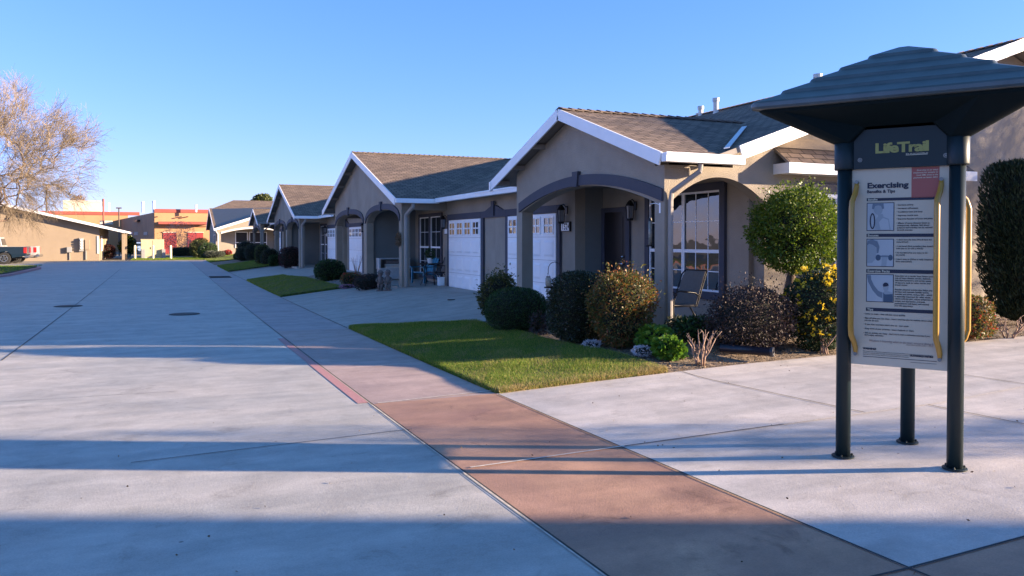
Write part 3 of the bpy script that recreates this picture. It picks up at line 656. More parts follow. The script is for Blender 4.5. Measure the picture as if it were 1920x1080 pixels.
def end_house(root, off, xf, near):
    """small gabled porch + one garage bay; near=True is the end whose side faces the camera"""
    def mk(mb, *a, **k): return mb.make(*a, off=off, **k)
    EZ, GR, GY = 2.91, 4.05, 13.2; gs = (GR - EZ) / (GY - 9.86)
    S = MT['stucco']
    # side wall with the arch
    xa, xb = 7.19, 9.0
    top = [(7.04, 2.76), (8.35, 2.76), (8.35, 2.9 + (8.35 - 7.75) * MS - 0.13), (RX, RZ - 0.14), (21.6, 2.86), (21.6, Z0)]
    out = [(7.04, Z0)] + top + [(xb, Z0)] + arc_pts(xa, xb, 2.22, 2.60)[::-1] + [(xa, Z0)]
    # order: start lower-left, go over the top
    o_ = [(xa, Z0), (7.04, Z0)] + top + [(xb, Z0)] + arc_pts(xa, xb, 2.22, 2.60)[::-1]
    w_ = MB(xf); w_.prism([(p[0], 10.2, p[1]) for p in o_], (0, 0.26, 0)); mk(w_, 'side_wall', S, root)
    # front wall with the wide arch
    ya, yb = 10.46, 15.5
    tz = lambda y: EZ + gs * (y - 9.86) - 0.12 if y < GY else EZ + gs * (16.54 - y) - 0.12
    o_ = [(ya, 2.2), (10.461, 2.2), (10.461, tz(10.46)), (GY, tz(GY)), (15.78, tz(15.78)), (15.78, Z0), (yb, Z0)] + arc_pts(ya, yb, 2.2, 2.60)[::-1][:-1]
    w_ = MB(xf); w_.prism([(7.04, p[0], p[1]) for p in o_], (0.26, 0, 0)); mk(w_, 'front_wall', S, root)
    # arch band and keystone
    b = MB(xf); A = arc_pts(10.22, 15.6, 2.2, 2.61, 28)
    for (p, q) in zip(A[:-1], A[1:]): b.prism([(7.0, p[0], p[1]), (7.0, q[0], q[1]), (7.0, q[0], q[1] + 0.19), (7.0, p[0], p[1] + 0.19)], (0.036, 0, 0))
    m = (ya + yb) / 2; b.prism([(6.965, m - 0.07, 2.59), (6.965, m + 0.07, 2.59), (6.965, m + 0.11, 2.87), (6.965, m - 0.11, 2.87)], (0.073, 0, 0))
    mk(b, 'arch_band', MT['trim'], root)
    # garage wall, return, porch back wall, ceiling, floor
    w_ = MB(xf); w_.box(8.2, 8.45, 15.25, 19.8, Z0, 2.92); w_.box(8.9, 9.15, 10.46, 15.25, Z0, 2.75); mk(w_, 'wall', S, root)
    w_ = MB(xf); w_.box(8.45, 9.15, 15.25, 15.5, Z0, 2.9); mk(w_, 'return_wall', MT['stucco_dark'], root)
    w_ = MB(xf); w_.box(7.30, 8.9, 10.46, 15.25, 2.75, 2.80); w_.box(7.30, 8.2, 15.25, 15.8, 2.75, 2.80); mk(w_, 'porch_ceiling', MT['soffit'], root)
    w_ = MB(xf); w_.box(7.0, 8.9, 10.16, 16.0, -0.25, 0.155); mk(w_, 'porch_floor', MT['drive'], root)
    # garage door and its trim
    garage_part(root, off, xf, 16.05, 18.8, True)
    t = MB(xf); X = 8.14
    t.box(X, 8.2, 15.88, 16.03, 0.02, 2.40); t.box(X, 8.2, 18.82, 19.0, 0.02, 2.40); t.box(X - 0.004, 8.2, 16.03, 18.82, 2.23, 2.40)
    t.prism([(X - 0.003, 18.98, 2.22), (X - 0.003, 19.8, 2.22), (X - 0.003, 19.8, 2.56), (X - 0.003, 19.62, 2.53), (X - 0.003, 19.2, 2.41), (X - 0.003, 18.98, 2.40)], (0.063, 0, 0))
    t.box(8.10, 8.135, 19.71, 19.8, 2.26, 2.66)
    mk(t, 'door_trim', MT['trim'], root)
    # entry door
    t = MB(xf); t.box(8.84, 8.9, 14.08, 14.22, 0.15, 2.3); t.box(8.84, 8.9, 15.1, 15.22, 0.15, 2.3); t.box(8.836, 8.9, 14.22, 15.1, 2.2, 2.3); mk(t, 'door_trim', MT['trim'], root)
    d = MB(xf); d.box(8.86, 8.895, 14.22, 15.1, 0.16, 2.2)
    for z in (0.3, 1.3): d.box(8.85, 8.86, 14.34, 14.98, z, z + 0.8)
    dd = mk(d, 'front_door', MT['door'], root)
    h_ = MB(xf); h_.ball((8.83, 14.31, 1.25), 0.028); h_.make('deadbolt', MT['chrome'], dd, off); h_ = MB(xf); h_.ball((8.82, 14.31, 1.1), 0.035); h_.box(8.80, 8.82, 14.28, 14.42, 1.09, 1.11); h_.make('handle', MT['chrome'], dd, off)
    window_x(root, off, xf, 8.9, 11.16, 12.24, 0.68, 2.48, 1.40, trims=False)
    window_x(root, off, xf, 8.9, 12.25, 13.36, 0.68, 2.48, 1.40, trims=False)
    t = MB(xf)
    for q in ((11.02, 11.16, 0.54, 2.62), (13.36, 13.5, 0.54, 2.62), (11.16, 13.36, 0.54, 0.68), (11.16, 13.36, 2.48, 2.62)): t.box(8.84, 8.9, *q)
    mk(t, 'window_trim', MT['trim'], root)
    lantern(root, off, xf, 8.9, 13.92, 2.2); lantern(root, off, xf, 8.2, 15.64, 2.16)
    # roof
    r = MB(xf)
    vx = MAIN_E + (GR - 2.9) / MS
    roofpoly(r, [(6.75, 9.86, EZ), (MAIN_E, 9.86, EZ), (vx, GY, GR), (6.75, GY, GR)], (1, 0, 0))
    roofpoly(r, [(6.75, 16.54, EZ), (6.75, GY, GR), (vx, GY, GR), (MAIN_E, 16.54, EZ)], (1, 0, 0))
    y1 = 19.8
    roofpoly(r, [(MAIN_E, 9.86, 2.9), (MAIN_E, y1, 2.9), (RX, y1, RZ), (RX, 9.86, RZ)], (0, 1, 0))
    roofpoly(r, [(22.05, 9.86, 2.9), (RX, 9.86, RZ), (RX, y1, RZ), (22.05, y1, 2.9)], (0, 1, 0))
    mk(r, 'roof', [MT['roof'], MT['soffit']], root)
    c = MB(xf); caps(c, (6.75, GY, GR), (vx, GY, GR)); mk(c, 'ridge_cap', MT['cap'], root); c = MB(xf); caps(c, (RX, 9.86, RZ), (RX, y1, RZ)); mk(c, 'ridge_cap', MT['cap'], root)
    # fascia: gable rakes, main rake
    f = MB(xf)
    f.beam((6.735, 9.86, EZ - 0.10), (6.735, GY, GR - 0.10), 0.03, 0.20, (0, 0, 1)); f.beam((6.735, 16.54, EZ - 0.10), (6.735, GY, GR - 0.10), 0.03, 0.20, (0, 0, 1))
    f.beam((8.22, 9.845, 2.9 + 0.47 * MS - 0.10), (RX, 9.845, RZ - 0.10), 0.03, 0.22, (0, 0, 1)); f.beam((22.05, 9.845, 2.8), (RX, 9.845, RZ - 0.10), 0.03, 0.22, (0, 0, 1))
    f.box(6.70, 6.76, 16.48, 16.56, EZ - 0.21, EZ)
    mk(f, 'fascia', MT['white'], root)
    for y in (10.9, 12.1, 14.4, 15.4, 16.2):
        t = MB(xf); z = EZ + gs * (y - 9.86 if y < GY else 16.54 - y) - 0.16; t.beam((6.76, y, z), (7.04, y, z), 0.09, 0.10); mk(t, 'lookout', MT['soffit'], root)
    gt = MB(xf); gt.box(6.74, 8.2, 9.72, 9.85, EZ - 0.15, EZ - 0.015); gt.box(6.735, 8.205, 9.705, 9.72, EZ - 0.05, EZ - 0.01)
    mk(gt, 'gutter', MT['white'], root, bevel=0.01); gt = MB(xf); gt.box(7.61, 7.74, 16.56, 19.8, 2.75, 2.88); gt.box(7.595, 7.61, 16.56, 19.8, 2.84, 2.885)
    mk(gt, 'gutter', MT['white'], root, bevel=0.01)
    dsp = MB(xf); dsp.tube([(7.42, 9.80, 2.78), (7.42, 9.82, 2.64), (7.13, 10.13, 2.34), (7.12, 10.15, 2.2), (7.12, 10.15, 0.25), (7.12, 10.05, 0.17)], 0.042, 8); mk(dsp, 'downspout', MT['spout'], root)
    dsp = MB(xf); dsp.tube([(7.68, 16.9, 2.78), (7.68, 16.9, 2.7), (7.30, 15.9, 2.35), (7.18, 15.85, 2.25), (7.18, 15.85, 0.2)], 0.04, 8); mk(dsp, 'downspout', MT['spout'], root)
    fl = MB(xf)
    n0 = Vector((MAIN_E + 0.25, 9.92, 0)); n1 = Vector((MAIN_E + 2.3, 11.95, 0))
    zz = lambda p: 2.9 + (p.x - MAIN_E) * MS + 0.03
    fl.prism([(n0.x - 0.045, n0.y + 0.015, zz(n0)), (n0.x + 0.045, n0.y - 0.015, zz(n0) + 0.015), (n1.x + 0.045, n1.y - 0.015, zz(n1) + 0.015), (n1.x - 0.045, n1.y + 0.015, zz(n1))], (0, 0, 0.012))
    mk(fl, 'valley_flashing', MT['flash'], root)
    # window bay roof on the side wall
    if near:
        a = MB(xf); roofpoly(a, [(9.2, 9.86, 2.86), (13.6, 9.86, 2.86), (13.6, 10.2, 3.12), (9.2, 10.2, 3.12)], (1, 0, 0), 0.05); mk(a, 'window_hood', [MT['roof'], MT['soffit']], root)
        a = MB(xf); a.box(9.18, 13.62, 9.83, 9.857, 2.68, 2.85); a.box(9.18, 9.20, 9.857, 10.2, 2.68, 2.85); a.box(9.2, 13.6, 9.86, 10.2, 2.69, 2.71); mk(a, 'hood_fascia', MT['white'], root)
        a = MB(xf); a.box(9.16, 13.64, 10.17, 10.2, 3.13, 3.30); mk(a, 'hood_trim', MT['beige'], root)
        a = MB(xf); a.box(9.95, 12.6, 10.12, 10.198, 2.38, 2.56); a.box(9.95, 10.1, 10.12, 10.198, 1.0, 2.38); a.box(12.45, 12.6, 10.12, 10.198, 1.0, 2.38); mk(a, 'window_trim', MT['trim'], root)
        a = MB(xf); a.box(10.1, 10.16, 10.13, 10.198, 1.0, 2.38); a.box(12.39, 12.45, 10.13, 10.198, 1.0, 2.38); a.box(10.16, 12.39, 10.13, 10.198, 2.31, 2.38); a.box(11.2, 11.28, 10.13, 10.198, 1.0, 2.31); a.box(10.16, 12.39, 10.13, 10.198, 1.6, 1.66); a.box(10.5, 10.52, 10.15, 10.198, 1.0, 2.31); a.box(10.85, 10.87, 10.15, 10.198, 1.0, 2.31)
        wn = mk(a, 'window', MT['white'], root); g2 = MB(xf); g2.box(10.16, 12.39, 10.17, 10.195, 1.0, 2.31); g2.make('pane', MT['glass'], wn, off)
        for (vx_, vy, h0, h1, rr) in ((14.45, 18.4, 5.1, 5.66, 0.075), (14.75, 20.0 - 0.5, 5.2, 5.62, 0.07), (14.85, 19.75, 5.2, 5.45, 0.06), (14.5, 14.6, 5.1, 5.62, 0.08)):
            v = MB(xf); v.lathe([(rr * 2.0, h0), (rr, h0 + 0.16), (rr, h1 - 0.09), (rr * 1.35, h1 - 0.09), (rr * 1.35, h1), (0.01, h1 + 0.015)], (vx_, vy, 0), 14); mk(v, 'vent_pipe', MT['offwhite'], root)
def garage_part(root, off, xf, y0, y1, _=None):
    zb, zt = 0.06, 2.21
    d_off = off
    # the door and its child meshes share the root's frame
    def sub(mb, *a, **k): return mb.make(*a, off=off, **k)
    X = 8.13; w_ = y1 - y0; sec = (zt - zb) / 4; cw = w_ / 4
    d = MB(xf); d.box(X, X + 0.06, y0, y1, zb, zt)
    for r_ in range(3):
        for c_ in range(4):
            a = y0 + cw * c_ + 0.09; b = y0 + cw * (c_ + 1) - 0.09; z = zb + sec * r_ + 0.08; z2 = zb + sec * (r_ + 1) - 0.08
            d.prism([(X, a, z), (X, b, z), (X, b, z2), (X, a, z2)], (-0.002, 0, 0))
            i = 0.05
            vs = [(X - 0.002, a, z), (X - 0.002, b, z), (X - 0.002, b, z2), (X - 0.002, a, z2), (X - 0.022, a + i, z + i), (X - 0.022, b - i, z + i), (X - 0.022, b - i, z2 - i), (X - 0.022, a + i, z2 - i)]
            d.add(vs, [(0, 1, 5, 4), (1, 2, 6, 5), (2, 3, 7, 6), (3, 0, 4, 7), (4, 5, 6, 7)])
    o = sub(d, 'garage_door', MT['white'], root)
    g_ = MB(xf)
    for r_ in (1, 2, 3): g_.box(X - 0.004, X + 0.01, y0, y1, zb + sec * r_ - 0.005, zb + sec * r_ + 0.003)
    g_.box(X - 0.006, X + 0.01, y0, y1, zb - 0.03, zb + 0.012)
    g_.make('seam', MT['greybox'], o, off)
    for c_ in range(4):
        a = y0 + cw * c_ + 0.12; b = y0 + cw * (c_ + 1) - 0.12; z = zb + sec * 3 + 0.10; z2 = zt - 0.10
        f = MB(xf); m = (a + b) / 2; mz = (z + z2) / 2
        f.box(X - 0.022, X, a - 0.035, a, z - 0.035, z2 + 0.035); f.box(X - 0.022, X, b, b + 0.035, z - 0.035, z2 + 0.035)
        f.box(X - 0.022, X, a, b, z - 0.035, z); f.box(X - 0.022, X, a, b, z2, z2 + 0.035)
        f.box(X - 0.019, X, m - 0.02, m + 0.02, z, z2); f.box(X - 0.016, X, a, b, mz - 0.018, mz + 0.018)
        wn = f.make('window', MT['white'], o, off)
        # the pane is kept at this depth (thing > door > window), joined as glass faces of the window
        g2 = MB(xf); g2.box(X - 0.008, X - 0.002, a, b, z, z2); pm = g2.make('pane', MT['glass'], None, off)
        bm = bmesh.new(); bm.from_mesh(wn.data); k = len(wn.data.materials); wn.data.materials.append(MT['glass'])
        n0 = len(bm.faces); bm.from_mesh(pm.data); bm.faces.ensure_lookup_table()
        for fc in bm.faces[n0:]: fc.material_index = k
        bm.to_mesh(wn.data); bm.free(); bpy.data.objects.remove(pm)

def mid_house(root, off, xf):
    """garage bay, wide gable over two arched porches, garage bay (y 19.8 .. 38.9)"""
    def mk(mb, *a, **k): return mb.make(*a, off=off, **k)
    EZ, GR, GY, Y0, Y1 = 2.88, 4.88, 29.45, 23.4, 35.5; gs = (GR - EZ) / (GY - Y0); S = MT['stucco']
    tz = lambda y: EZ + gs * (min(y - Y0, Y1 - y)) - 0.12
    a1, b1, a2, b2 = 24.15, 28.5, 29.0, 34.0
    o_ = [(a1, Z0), (23.85, Z0), (23.85, tz(23.85)), (GY, tz(GY)), (34.3, tz(34.3)), (34.3, Z0), (b2, Z0)] + arc_pts(a2, b2, 2.16, 2.62, 24, 2.5)[::-1] + [(a2, Z0), (b1, Z0)] + arc_pts(a1, b1, 2.16, 2.62, 24, 2.5)[::-1]
    w_ = MB(xf); w_.prism([(6.72, p[0], p[1]) for p in o_], (0.26, 0, 0)); mk(w_, 'front_wall', S, root)
    for (p0, p1) in ((24.0, 28.62), (28.88, 34.15)):
        b = MB(xf); A = arc_pts(p0, p1, 2.14, 2.63, 24, 2.5)
        for (p, q) in zip(A[:-1], A[1:]): b.prism([(6.68, p[0], p[1]), (6.68, q[0], q[1]), (6.68, q[0], q[1] + 0.19), (6.68, p[0], p[1] + 0.19)], (0.037, 0, 0))
        m = (p0 + p1) / 2; b.prism([(6.645, m - 0.08, 2.58), (6.645, m + 0.08, 2.58), (6.645, m + 0.12, 2.90), (6.645, m - 0.12, 2.90)], (0.072, 0, 0))
        mk(b, 'arch_band', MT['trim'], root)
    # side beam from the corner post back to the garage corner
    w_ = MB(xf); w_.box(6.98, 8.2, 23.85, 24.1, 2.55, 2.80); mk(w_, 'porch_beam', S, root); w_ = MB(xf); w_.box(6.98, 8.2, 34.1, 34.3, 2.55, 2.80); mk(w_, 'porch_beam', S, root)
    w_ = MB(xf); w_.box(8.2, 8.45, 19.8, 24.0, Z0, 2.92); w_.box(8.6, 8.85, 24.0, 28.9, Z0, 2.75); w_.box(8.2, 8.45, 29.15, 38.9, Z0, 2.92); w_.box(8.45, 8.6, 23.75, 24.0, Z0, 2.9); mk(w_, 'wall', S, root)
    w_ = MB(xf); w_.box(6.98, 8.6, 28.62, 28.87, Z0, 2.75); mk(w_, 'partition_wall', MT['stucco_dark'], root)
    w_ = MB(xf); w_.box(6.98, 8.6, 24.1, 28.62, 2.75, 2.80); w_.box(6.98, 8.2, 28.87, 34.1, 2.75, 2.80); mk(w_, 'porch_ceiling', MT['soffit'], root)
    w_ = MB(xf); w_.box(6.6, 8.6, 23.8, 34.4, -0.3, 0.145); mk(w_, 'porch_floor', MT['drive'], root)
    garage_part(root, off, xf, 20.75, 23.45); garage_part(root, off, xf, 35.4, 38.1)
    t = MB(xf); X = 8.14
    for (ya, yb, s) in ((20.73, 23.47, -1), (35.38, 38.12, 1)):
        t.box(X, 8.2, ya - 0.16, ya, 0.02, 2.40); t.box(X, 8.2, yb, yb + 0.16, 0.02, 2.40); t.box(X - 0.004, 8.2, ya, yb, 2.23, 2.40)
        if s < 0: P = [(19.8, 2.22), (20.57, 2.22), (20.57, 2.40), (20.4, 2.41), (19.98, 2.53), (19.8, 2.56)]; kx = (19.8, 19.89)
        else: P = [(38.9, 2.22), (38.28, 2.22), (38.28, 2.40), (38.4, 2.41), (38.75, 2.53), (38.9, 2.56)]; kx = (38.81, 38.9)
        t.prism([(X - 0.003, p[0], p[1]) for p in P], (0.063, 0, 0)); t.box(8.10, 8.135, kx[0], kx[1], 2.26, 2.66)
    mk(t, 'door_trim', MT['trim'], root)
    for (a, b) in ((25.55, 26.65), (26.85, 27.95)): window_x(root, off, xf, 8.6, a, b, 0.35, 2.42, 1.35, cols=2)
    lantern(root, off, xf, 8.2, 23.78, 2.15); lantern(root, off, xf, 8.2, 34.9, 2.15)
    for y in (23.78, 34.9):
        p = MB(xf); p.box(8.16, 8.2, y - 0.19, y + 0.19, 1.78, 1.98); q = mk(p, 'number_plate', MT['black'], root)
        p = MB(xf); p.box(8.155, 8.159, y - 0.165, y + 0.165, 1.80, 1.96); p.make('plate_face', MT['white'], q, off)
    r = MB(xf); vx = MAIN_E + (GR - 2.9) / MS
    roofpoly(r, [(6.4, Y0, EZ), (MAIN_E, Y0, EZ), (vx, GY, GR), (6.4, GY, GR)], (1, 0, 0))
    roofpoly(r, [(6.4, Y1, EZ), (6.4, GY, GR), (vx, GY, GR), (MAIN_E, Y1, EZ)], (1, 0, 0))
    roofpoly(r, [(MAIN_E, 19.8, 2.9), (MAIN_E, 38.9, 2.9), (RX, 38.9, RZ), (RX, 19.8, RZ)], (0, 1, 0))
    roofpoly(r, [(22.05, 19.8, 2.9), (RX, 19.8, RZ), (RX, 38.9, RZ), (22.05, 38.9, 2.9)], (0, 1, 0))
    mk(r, 'roof', [MT['roof'], MT['soffit']], root)
    c = MB(xf); caps(c, (6.4, GY, GR), (vx, GY, GR)); mk(c, 'ridge_cap', MT['cap'], root); c = MB(xf); caps(c, (RX, 19.8, RZ), (RX, 38.9, RZ), 0.3); mk(c, 'ridge_cap', MT['cap'], root)
    f = MB(xf); f.beam((6.385, Y0, EZ - 0.10), (6.385, GY, GR - 0.10), 0.03, 0.22); f.beam((6.385, Y1, EZ - 0.10), (6.385, GY, GR - 0.10), 0.03, 0.22); mk(f, 'fascia', MT['white'], root)
    for y in (24.6, 26.2, 27.8, 31.0, 32.3, 33.6, 34.8):
        t = MB(xf); t.beam((6.41, y, tz(y) - 0.04), (6.72, y, tz(y) - 0.04), 0.09, 0.10); mk(t, 'lookout', MT['soffit'], root)
    for bx_ in ((6.39, 7.76, Y0 - 0.14, Y0 - 0.01, EZ - 0.15, EZ - 0.015), (7.605, 7.74, 19.8, Y0 - 0.16, 2.75, 2.885), (7.61, 7.74, Y1 + 0.02, 38.9, 2.75, 2.88), (6.39, 7.6, Y1, Y1 + 0.13, EZ - 0.15, EZ - 0.015)):
        gt = MB(xf); gt.box(*bx_); mk(gt, 'gutter', MT['white'], root, bevel=0.01)
    dsp = MB(xf); dsp.tube([(6.95, 23.36, 2.75), (6.95, 23.38, 2.62), (6.84, 23.75, 2.38), (6.84, 23.78, 2.25), (6.84, 23.78, 0.14)], 0.06, 8); mk(dsp, 'downspout', MT['spout'], root)
    # rear and inner mass so that nothing shows daylight
    w_ = MB(xf); w_.box(21.4, 21.6, 19.8, 38.9, Z0, 2.95); mk(w_, 'rear_wall', S, root)

NUM = {}
o1 = (8.2, 13.2, 0.0)
h1 = empty('house', o1, 'nearest taupe stucco house with wide dark arch, sunlit side arch and number plate', 'house', 'gabled stucco houses along the road')
end_house(h1, o1, None, True)
o2 = (8.2, 29.4, 0.0)
h2 = empty('house', o2, 'taupe house with tall gable over two arches and a white cabinet on its porch', 'house', 'gabled stucco houses along the road')
mid_house(h2, o2, None)
h3 = copy_tree(h2); h3.location = (8.0, 48.5, 0.0)
h3['label'] = 'third stucco house from the sign, its two arches behind burgundy and clipped bushes'
o4 = (8.2, 13.2, 0.0)
h4 = empty('house', (7.75, 64.95, 0.0), 'fourth and smallest gabled end of the house row, beyond the two-arched houses', 'house', 'gabled stucco houses along the road')
end_house(h4, (8.2, 78.15 - 13.2, 0), lambda x, y, z: (x, 78.15 - y, z), False)
# far end wall under the mirrored roof is part of end_house; inner floor slab closes the row
# number plate of the nearest house
def letters(txt, size, mat, parent, loc, rot, name='lettering', off=0.0, align='LEFT', ext=0.0008, shear=0.0, sx=1.0, space=1.0, alignv='TOP_BASELINE'):
    cu = bpy.data.curves.new(name, 'FONT'); cu.body = txt; cu.size = size; cu.offset = off; cu.extrude = ext; cu.align_x = align; cu.shear = shear; cu.space_character = space
    cu.resolution_u = 3
    o = bpy.data.objects.new(name, cu); col.objects.link(o); o.data.materials.append(mat); o.parent = parent
    o.location = loc; o.rotation_euler = rot; o.scale = (sx, 1, 1); return o
p = MB(); p.box(8.155, 8.2, 15.42, 15.84, 1.79, 2.01); q = p.make('number_plate', MT['black'], h1, o1)
p = MB(); p.box(8.150, 8.154, 15.45, 15.81, 1.81, 1.99); p.make('plate_face', MT['white'], q, o1)
letters('1524', 0.19, MT['black'], q, (8.149 - o1[0], 15.79 - o1[1], 1.835), (R(90), 0, R(-90)), 'numerals', 0.004)
# 'rear' wall of the end houses
for hh, oo, ya, yb in ((h1, o1, 10.46, 19.8),):
    w_ = MB(); w_.box(21.35, 21.6, ya, yb, Z0, 2.9); w_.make('rear_wall', MT['stucco'], hh, oo)
# ------------------------------------------------------------------ information kiosk
KC = Vector((5.107, 4.283)); KZ = H(KC.x, KC.y); KR = 0.43
koff = (KC.x, KC.y, KZ)
kiosk = empty('information_kiosk', koff, 'dark green three-legged sign kiosk with a stepped roof, yellow grab bars and an exercise sign', 'information kiosk')
ANG = [R(153.6), R(273.6), R(33.6)]
for a in ANG:
    x, y = KR * math.cos(a), KR * math.sin(a); zg = H(KC.x + x, KC.y + y) - KZ
    p = MB(); p.lathe([(0.053, zg), (0.053, 2.40)], (x, y, 0), 28); po = p.make('post', MT['navy'], kiosk, smooth=False)
    for f in po.data.polygons: f.use_smooth = abs(f.normal.z) < 0.5
    f = MB(); f.lathe([(0.082, zg + 0.004), (0.082, zg + 0.013), (0.078, zg + 0.016)], (x, y, 0), 24)
    for k in range(3):
        t = a + R(60 + 120 * k); f.lathe([(0.008, zg + 0.015), (0.008, zg + 0.026), (0.003, zg + 0.03)], (x + 0.067 * math.cos(t), y + 0.067 * math.sin(t), 0), 6)
    f.make('base_flange', MT['navy'], kiosk)
def tri(rad, rho, z, n=8):
    """rounded triangle with its tips at radius rad"""
    out = []
    for a in ANG:
        for i in range(n + 1):
            t = a + R(-60 + 120 * i / n); out.append(((rad - rho) * math.cos(a) + rho * math.cos(t) - (rho * math.cos(a) - rho * math.cos(a)), (rad - rho) * math.sin(a) + rho * math.sin(t), z))
    return out
def trilathe(mb, prof, n=8):
    rings = [tri(r, rho, z, n) for r, rho, z in prof]; k = len(rings[0]); vs = [p for rg in rings for p in rg]; fs = []
    for i in range(len(rings) - 1):
        for j in range(k): fs.append((i * k + j, i * k + (j + 1) % k, (i + 1) * k + (j + 1) % k, (i + 1) * k + j))
    fs.append(tuple(range(k))[::-1]); fs.append(tuple((len(rings) - 1) * k + j for j in range(k)))
    mb.add(vs, fs)
g = MB(); zk = -KZ
pf = [(1.07, 0.045, 2.58), (1.125, 0.055, 2.588), (1.135, 0.06, 2.605), (1.132, 0.06, 2.632), (1.115, 0.06, 2.646), (0.915, 0.05, 2.708), (0.9, 0.05, 2.732), (0.7000000000000001, 0.05, 2.794), (0.685, 0.05, 2.818), (0.485, 0.05, 2.88), (0.47, 0.05, 2.904), (0.27, 0.05, 2.966), (0.255, 0.05, 2.99), (0.045, 0.0135, 3.052)]
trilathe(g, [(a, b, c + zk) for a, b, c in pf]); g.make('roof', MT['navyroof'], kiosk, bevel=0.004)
def trifull(rad, rho, zt_, zm_, n=8):
    out = []
    for q in range(3):
        a, a2 = ANG[q], ANG[(q + 1) % 3]; arc = []
        for i in range(n + 1): t = a + R(-60 + 120 * i / n); arc.append(((rad - rho) * math.cos(a) + rho * math.cos(t), (rad - rho) * math.sin(a) + rho * math.sin(t), zt_))
        p = Vector(arc[-1]); t2 = a2 + R(-60); e = Vector(((rad - rho) * math.cos(a2) + rho * math.cos(t2), (rad - rho) * math.sin(a2) + rho * math.sin(t2), zt_))
        out += arc
        for f in (.06, .2, .5, .8, .94): v = p.lerp(e, f); out.append((v.x, v.y, zt_ if f in (.06, .94) else zm_))
    return out
g = MB(); rings = [trifull(1.075, 0.06, 2.578 + zk, 2.578 + zk), trifull(1.05, 0.06, 2.56 + zk, 2.56 + zk), trifull(0.515, 0.078, 2.33 + zk, 2.435 + zk), trifull(0.45, 0.05, 2.34 + zk, 2.45 + zk)]
kk = len(rings[0]); g.add([p for r_ in rings for p in r_], [(i_ * kk + j, i_ * kk + (j + 1) % kk, (i_ + 1) * kk + (j + 1) % kk, (i_ + 1) * kk + j) for i_ in range(3) for j in range(kk)] + [tuple(range(kk))[::-1]])
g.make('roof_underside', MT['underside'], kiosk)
for a in ANG:
    g = MB(); g.lathe([(0.074, 2.13 + zk), (0.076, 2.14 + zk), (0.076, 2.45 + zk)], (KR * math.cos(a), KR * math.sin(a), 0), 28)
    c_ = g.make('post_sleeve', MT['navy'], kiosk)
    for f in c_.data.polygons: f.use_smooth = abs(f.normal.z) < 0.5
FACES = []
for i in range(3):
    a0, a1 = ANG[i], ANG[(i + 1) % 3]; am = a0 + R(60)
    n = Vector((math.cos(am), math.sin(am), 0)); t = Vector((-math.sin(am), math.cos(am), 0))
    FACES.append((n, t))
def kp(n, t, s, d, z): v = n * (KR * 0.5 + d) + t * s; return (v.x, v.y, z + zk)
def krect(mb, n, t, s0, s1, z0, z1, d0, d1):
    mb.prism([kp(n, t, s0, d0, z0), kp(n, t, s1, d0, z0), kp(n, t, s1, d0, z1), kp(n, t, s0, d0, z1)], n * (d1 - d0))
for n, t in FACES:
    g = MB(); krect(g, n, t, -0.34, 0.34, 2.13, 2.42, -0.02, 0.035); g.make('header', MT['navy'], kiosk)
    g = MB(); krect(g, n, t, -0.325, 0.325, 0.665, 2.135, -0.008, 0.008); g.make('sign_panel', MT['panel'], kiosk, bevel=0.002)
# pixel on the front sign -> its own coordinates
n, t = FACES[0]
def PP(px, py, d=0.0):
    u = (px - 960) / FPX; dx, dy = sy + cy * u, cy - sy * u
    o = KC + Vector((n.x, n.y)) * (KR * 0.5 + d)
    lam = (o.x * n.x + o.y * n.y) / (dx * n.x + dy * n.y)
    q = Vector((dx * lam, dy * lam)) - o
    return q.x * t.x + q.y * t.y, CAMZ + (HOR - py) / FPX * lam - 0.0
def srect(name, mat, px0, px1, py0, py1, d=0.010, parent=kiosk):
    s0, z1 = PP(px0, py0); s1, z0 = PP(px1, py1)
    if isinstance(py0, tuple): pass
    g = MB(); krect(g, n, t, s0, s1, z0, z1, 0.0082, d); return g.make(name, mat, parent)
S2 = [(-0.235, 0)]
rot_sign = Matrix(((t.x, 0, n.x), (t.y, 0, n.y), (0, 1, 0))).to_euler()
TXT = []
def stext(txt, px, py, wpx, size, mat, name='lettering', d=0.0105, bold=0.0, shear=0.0, right=False):
    s, z = PP(px, py); 
    if wpx: s2, _ = PP(px + (-wpx if right else wpx), py)
    o = letters(txt, size, mat, kiosk, kp(n, t, s, d, z), rot_sign, name, bold, 'RIGHT' if right else 'LEFT', 0.0004, shear)
    TXT.append((o, abs(s2 - s) if wpx else 0)); return o
# graphic blocks measured in sign coordinates
sl_, _ = PP(1625, 400); sr_, _ = PP(1758.5, 400); sp_, _ = PP(1676.5, 400)
def zof(px, py): return PP(px, py)[1]
def sbox(name, mat, s0, s1, z0, z1, d=0.010, d0=0.0082, parent=kiosk):
    g = MB(); krect(g, n, t, s0, s1, z0, z1, d0, d); return g.make(name, mat, parent)
sred = PP(1708.3, 340)[0]
sbox('red_block', MT['signred'], sred, PP(1760.4, 340)[0], zof(1735, 370.5), 2.128)
bars = [(372.0, 377.2, 'Benefits'), (438.2, 444.2, 'Excuses'), (504.2, 511, 'Exercise Facts'), (576.2, 582.5, 'Tips')]
for y0, y1, tx in bars:
    z1, z0 = zof(1624, y0), zof(1624, y1); sbox('heading_bar', MT['signnavy'], sl_, sr_, z0, z1)
    o = letters(tx, (z1 - z0) * 0.98, MT['signtan'], kiosk, kp(n, t, sl_ + 0.008, 0.0112, z0 + (z1 - z0) * 0.17), rot_sign, 'heading', 0.0006, 'LEFT', 0.0004)
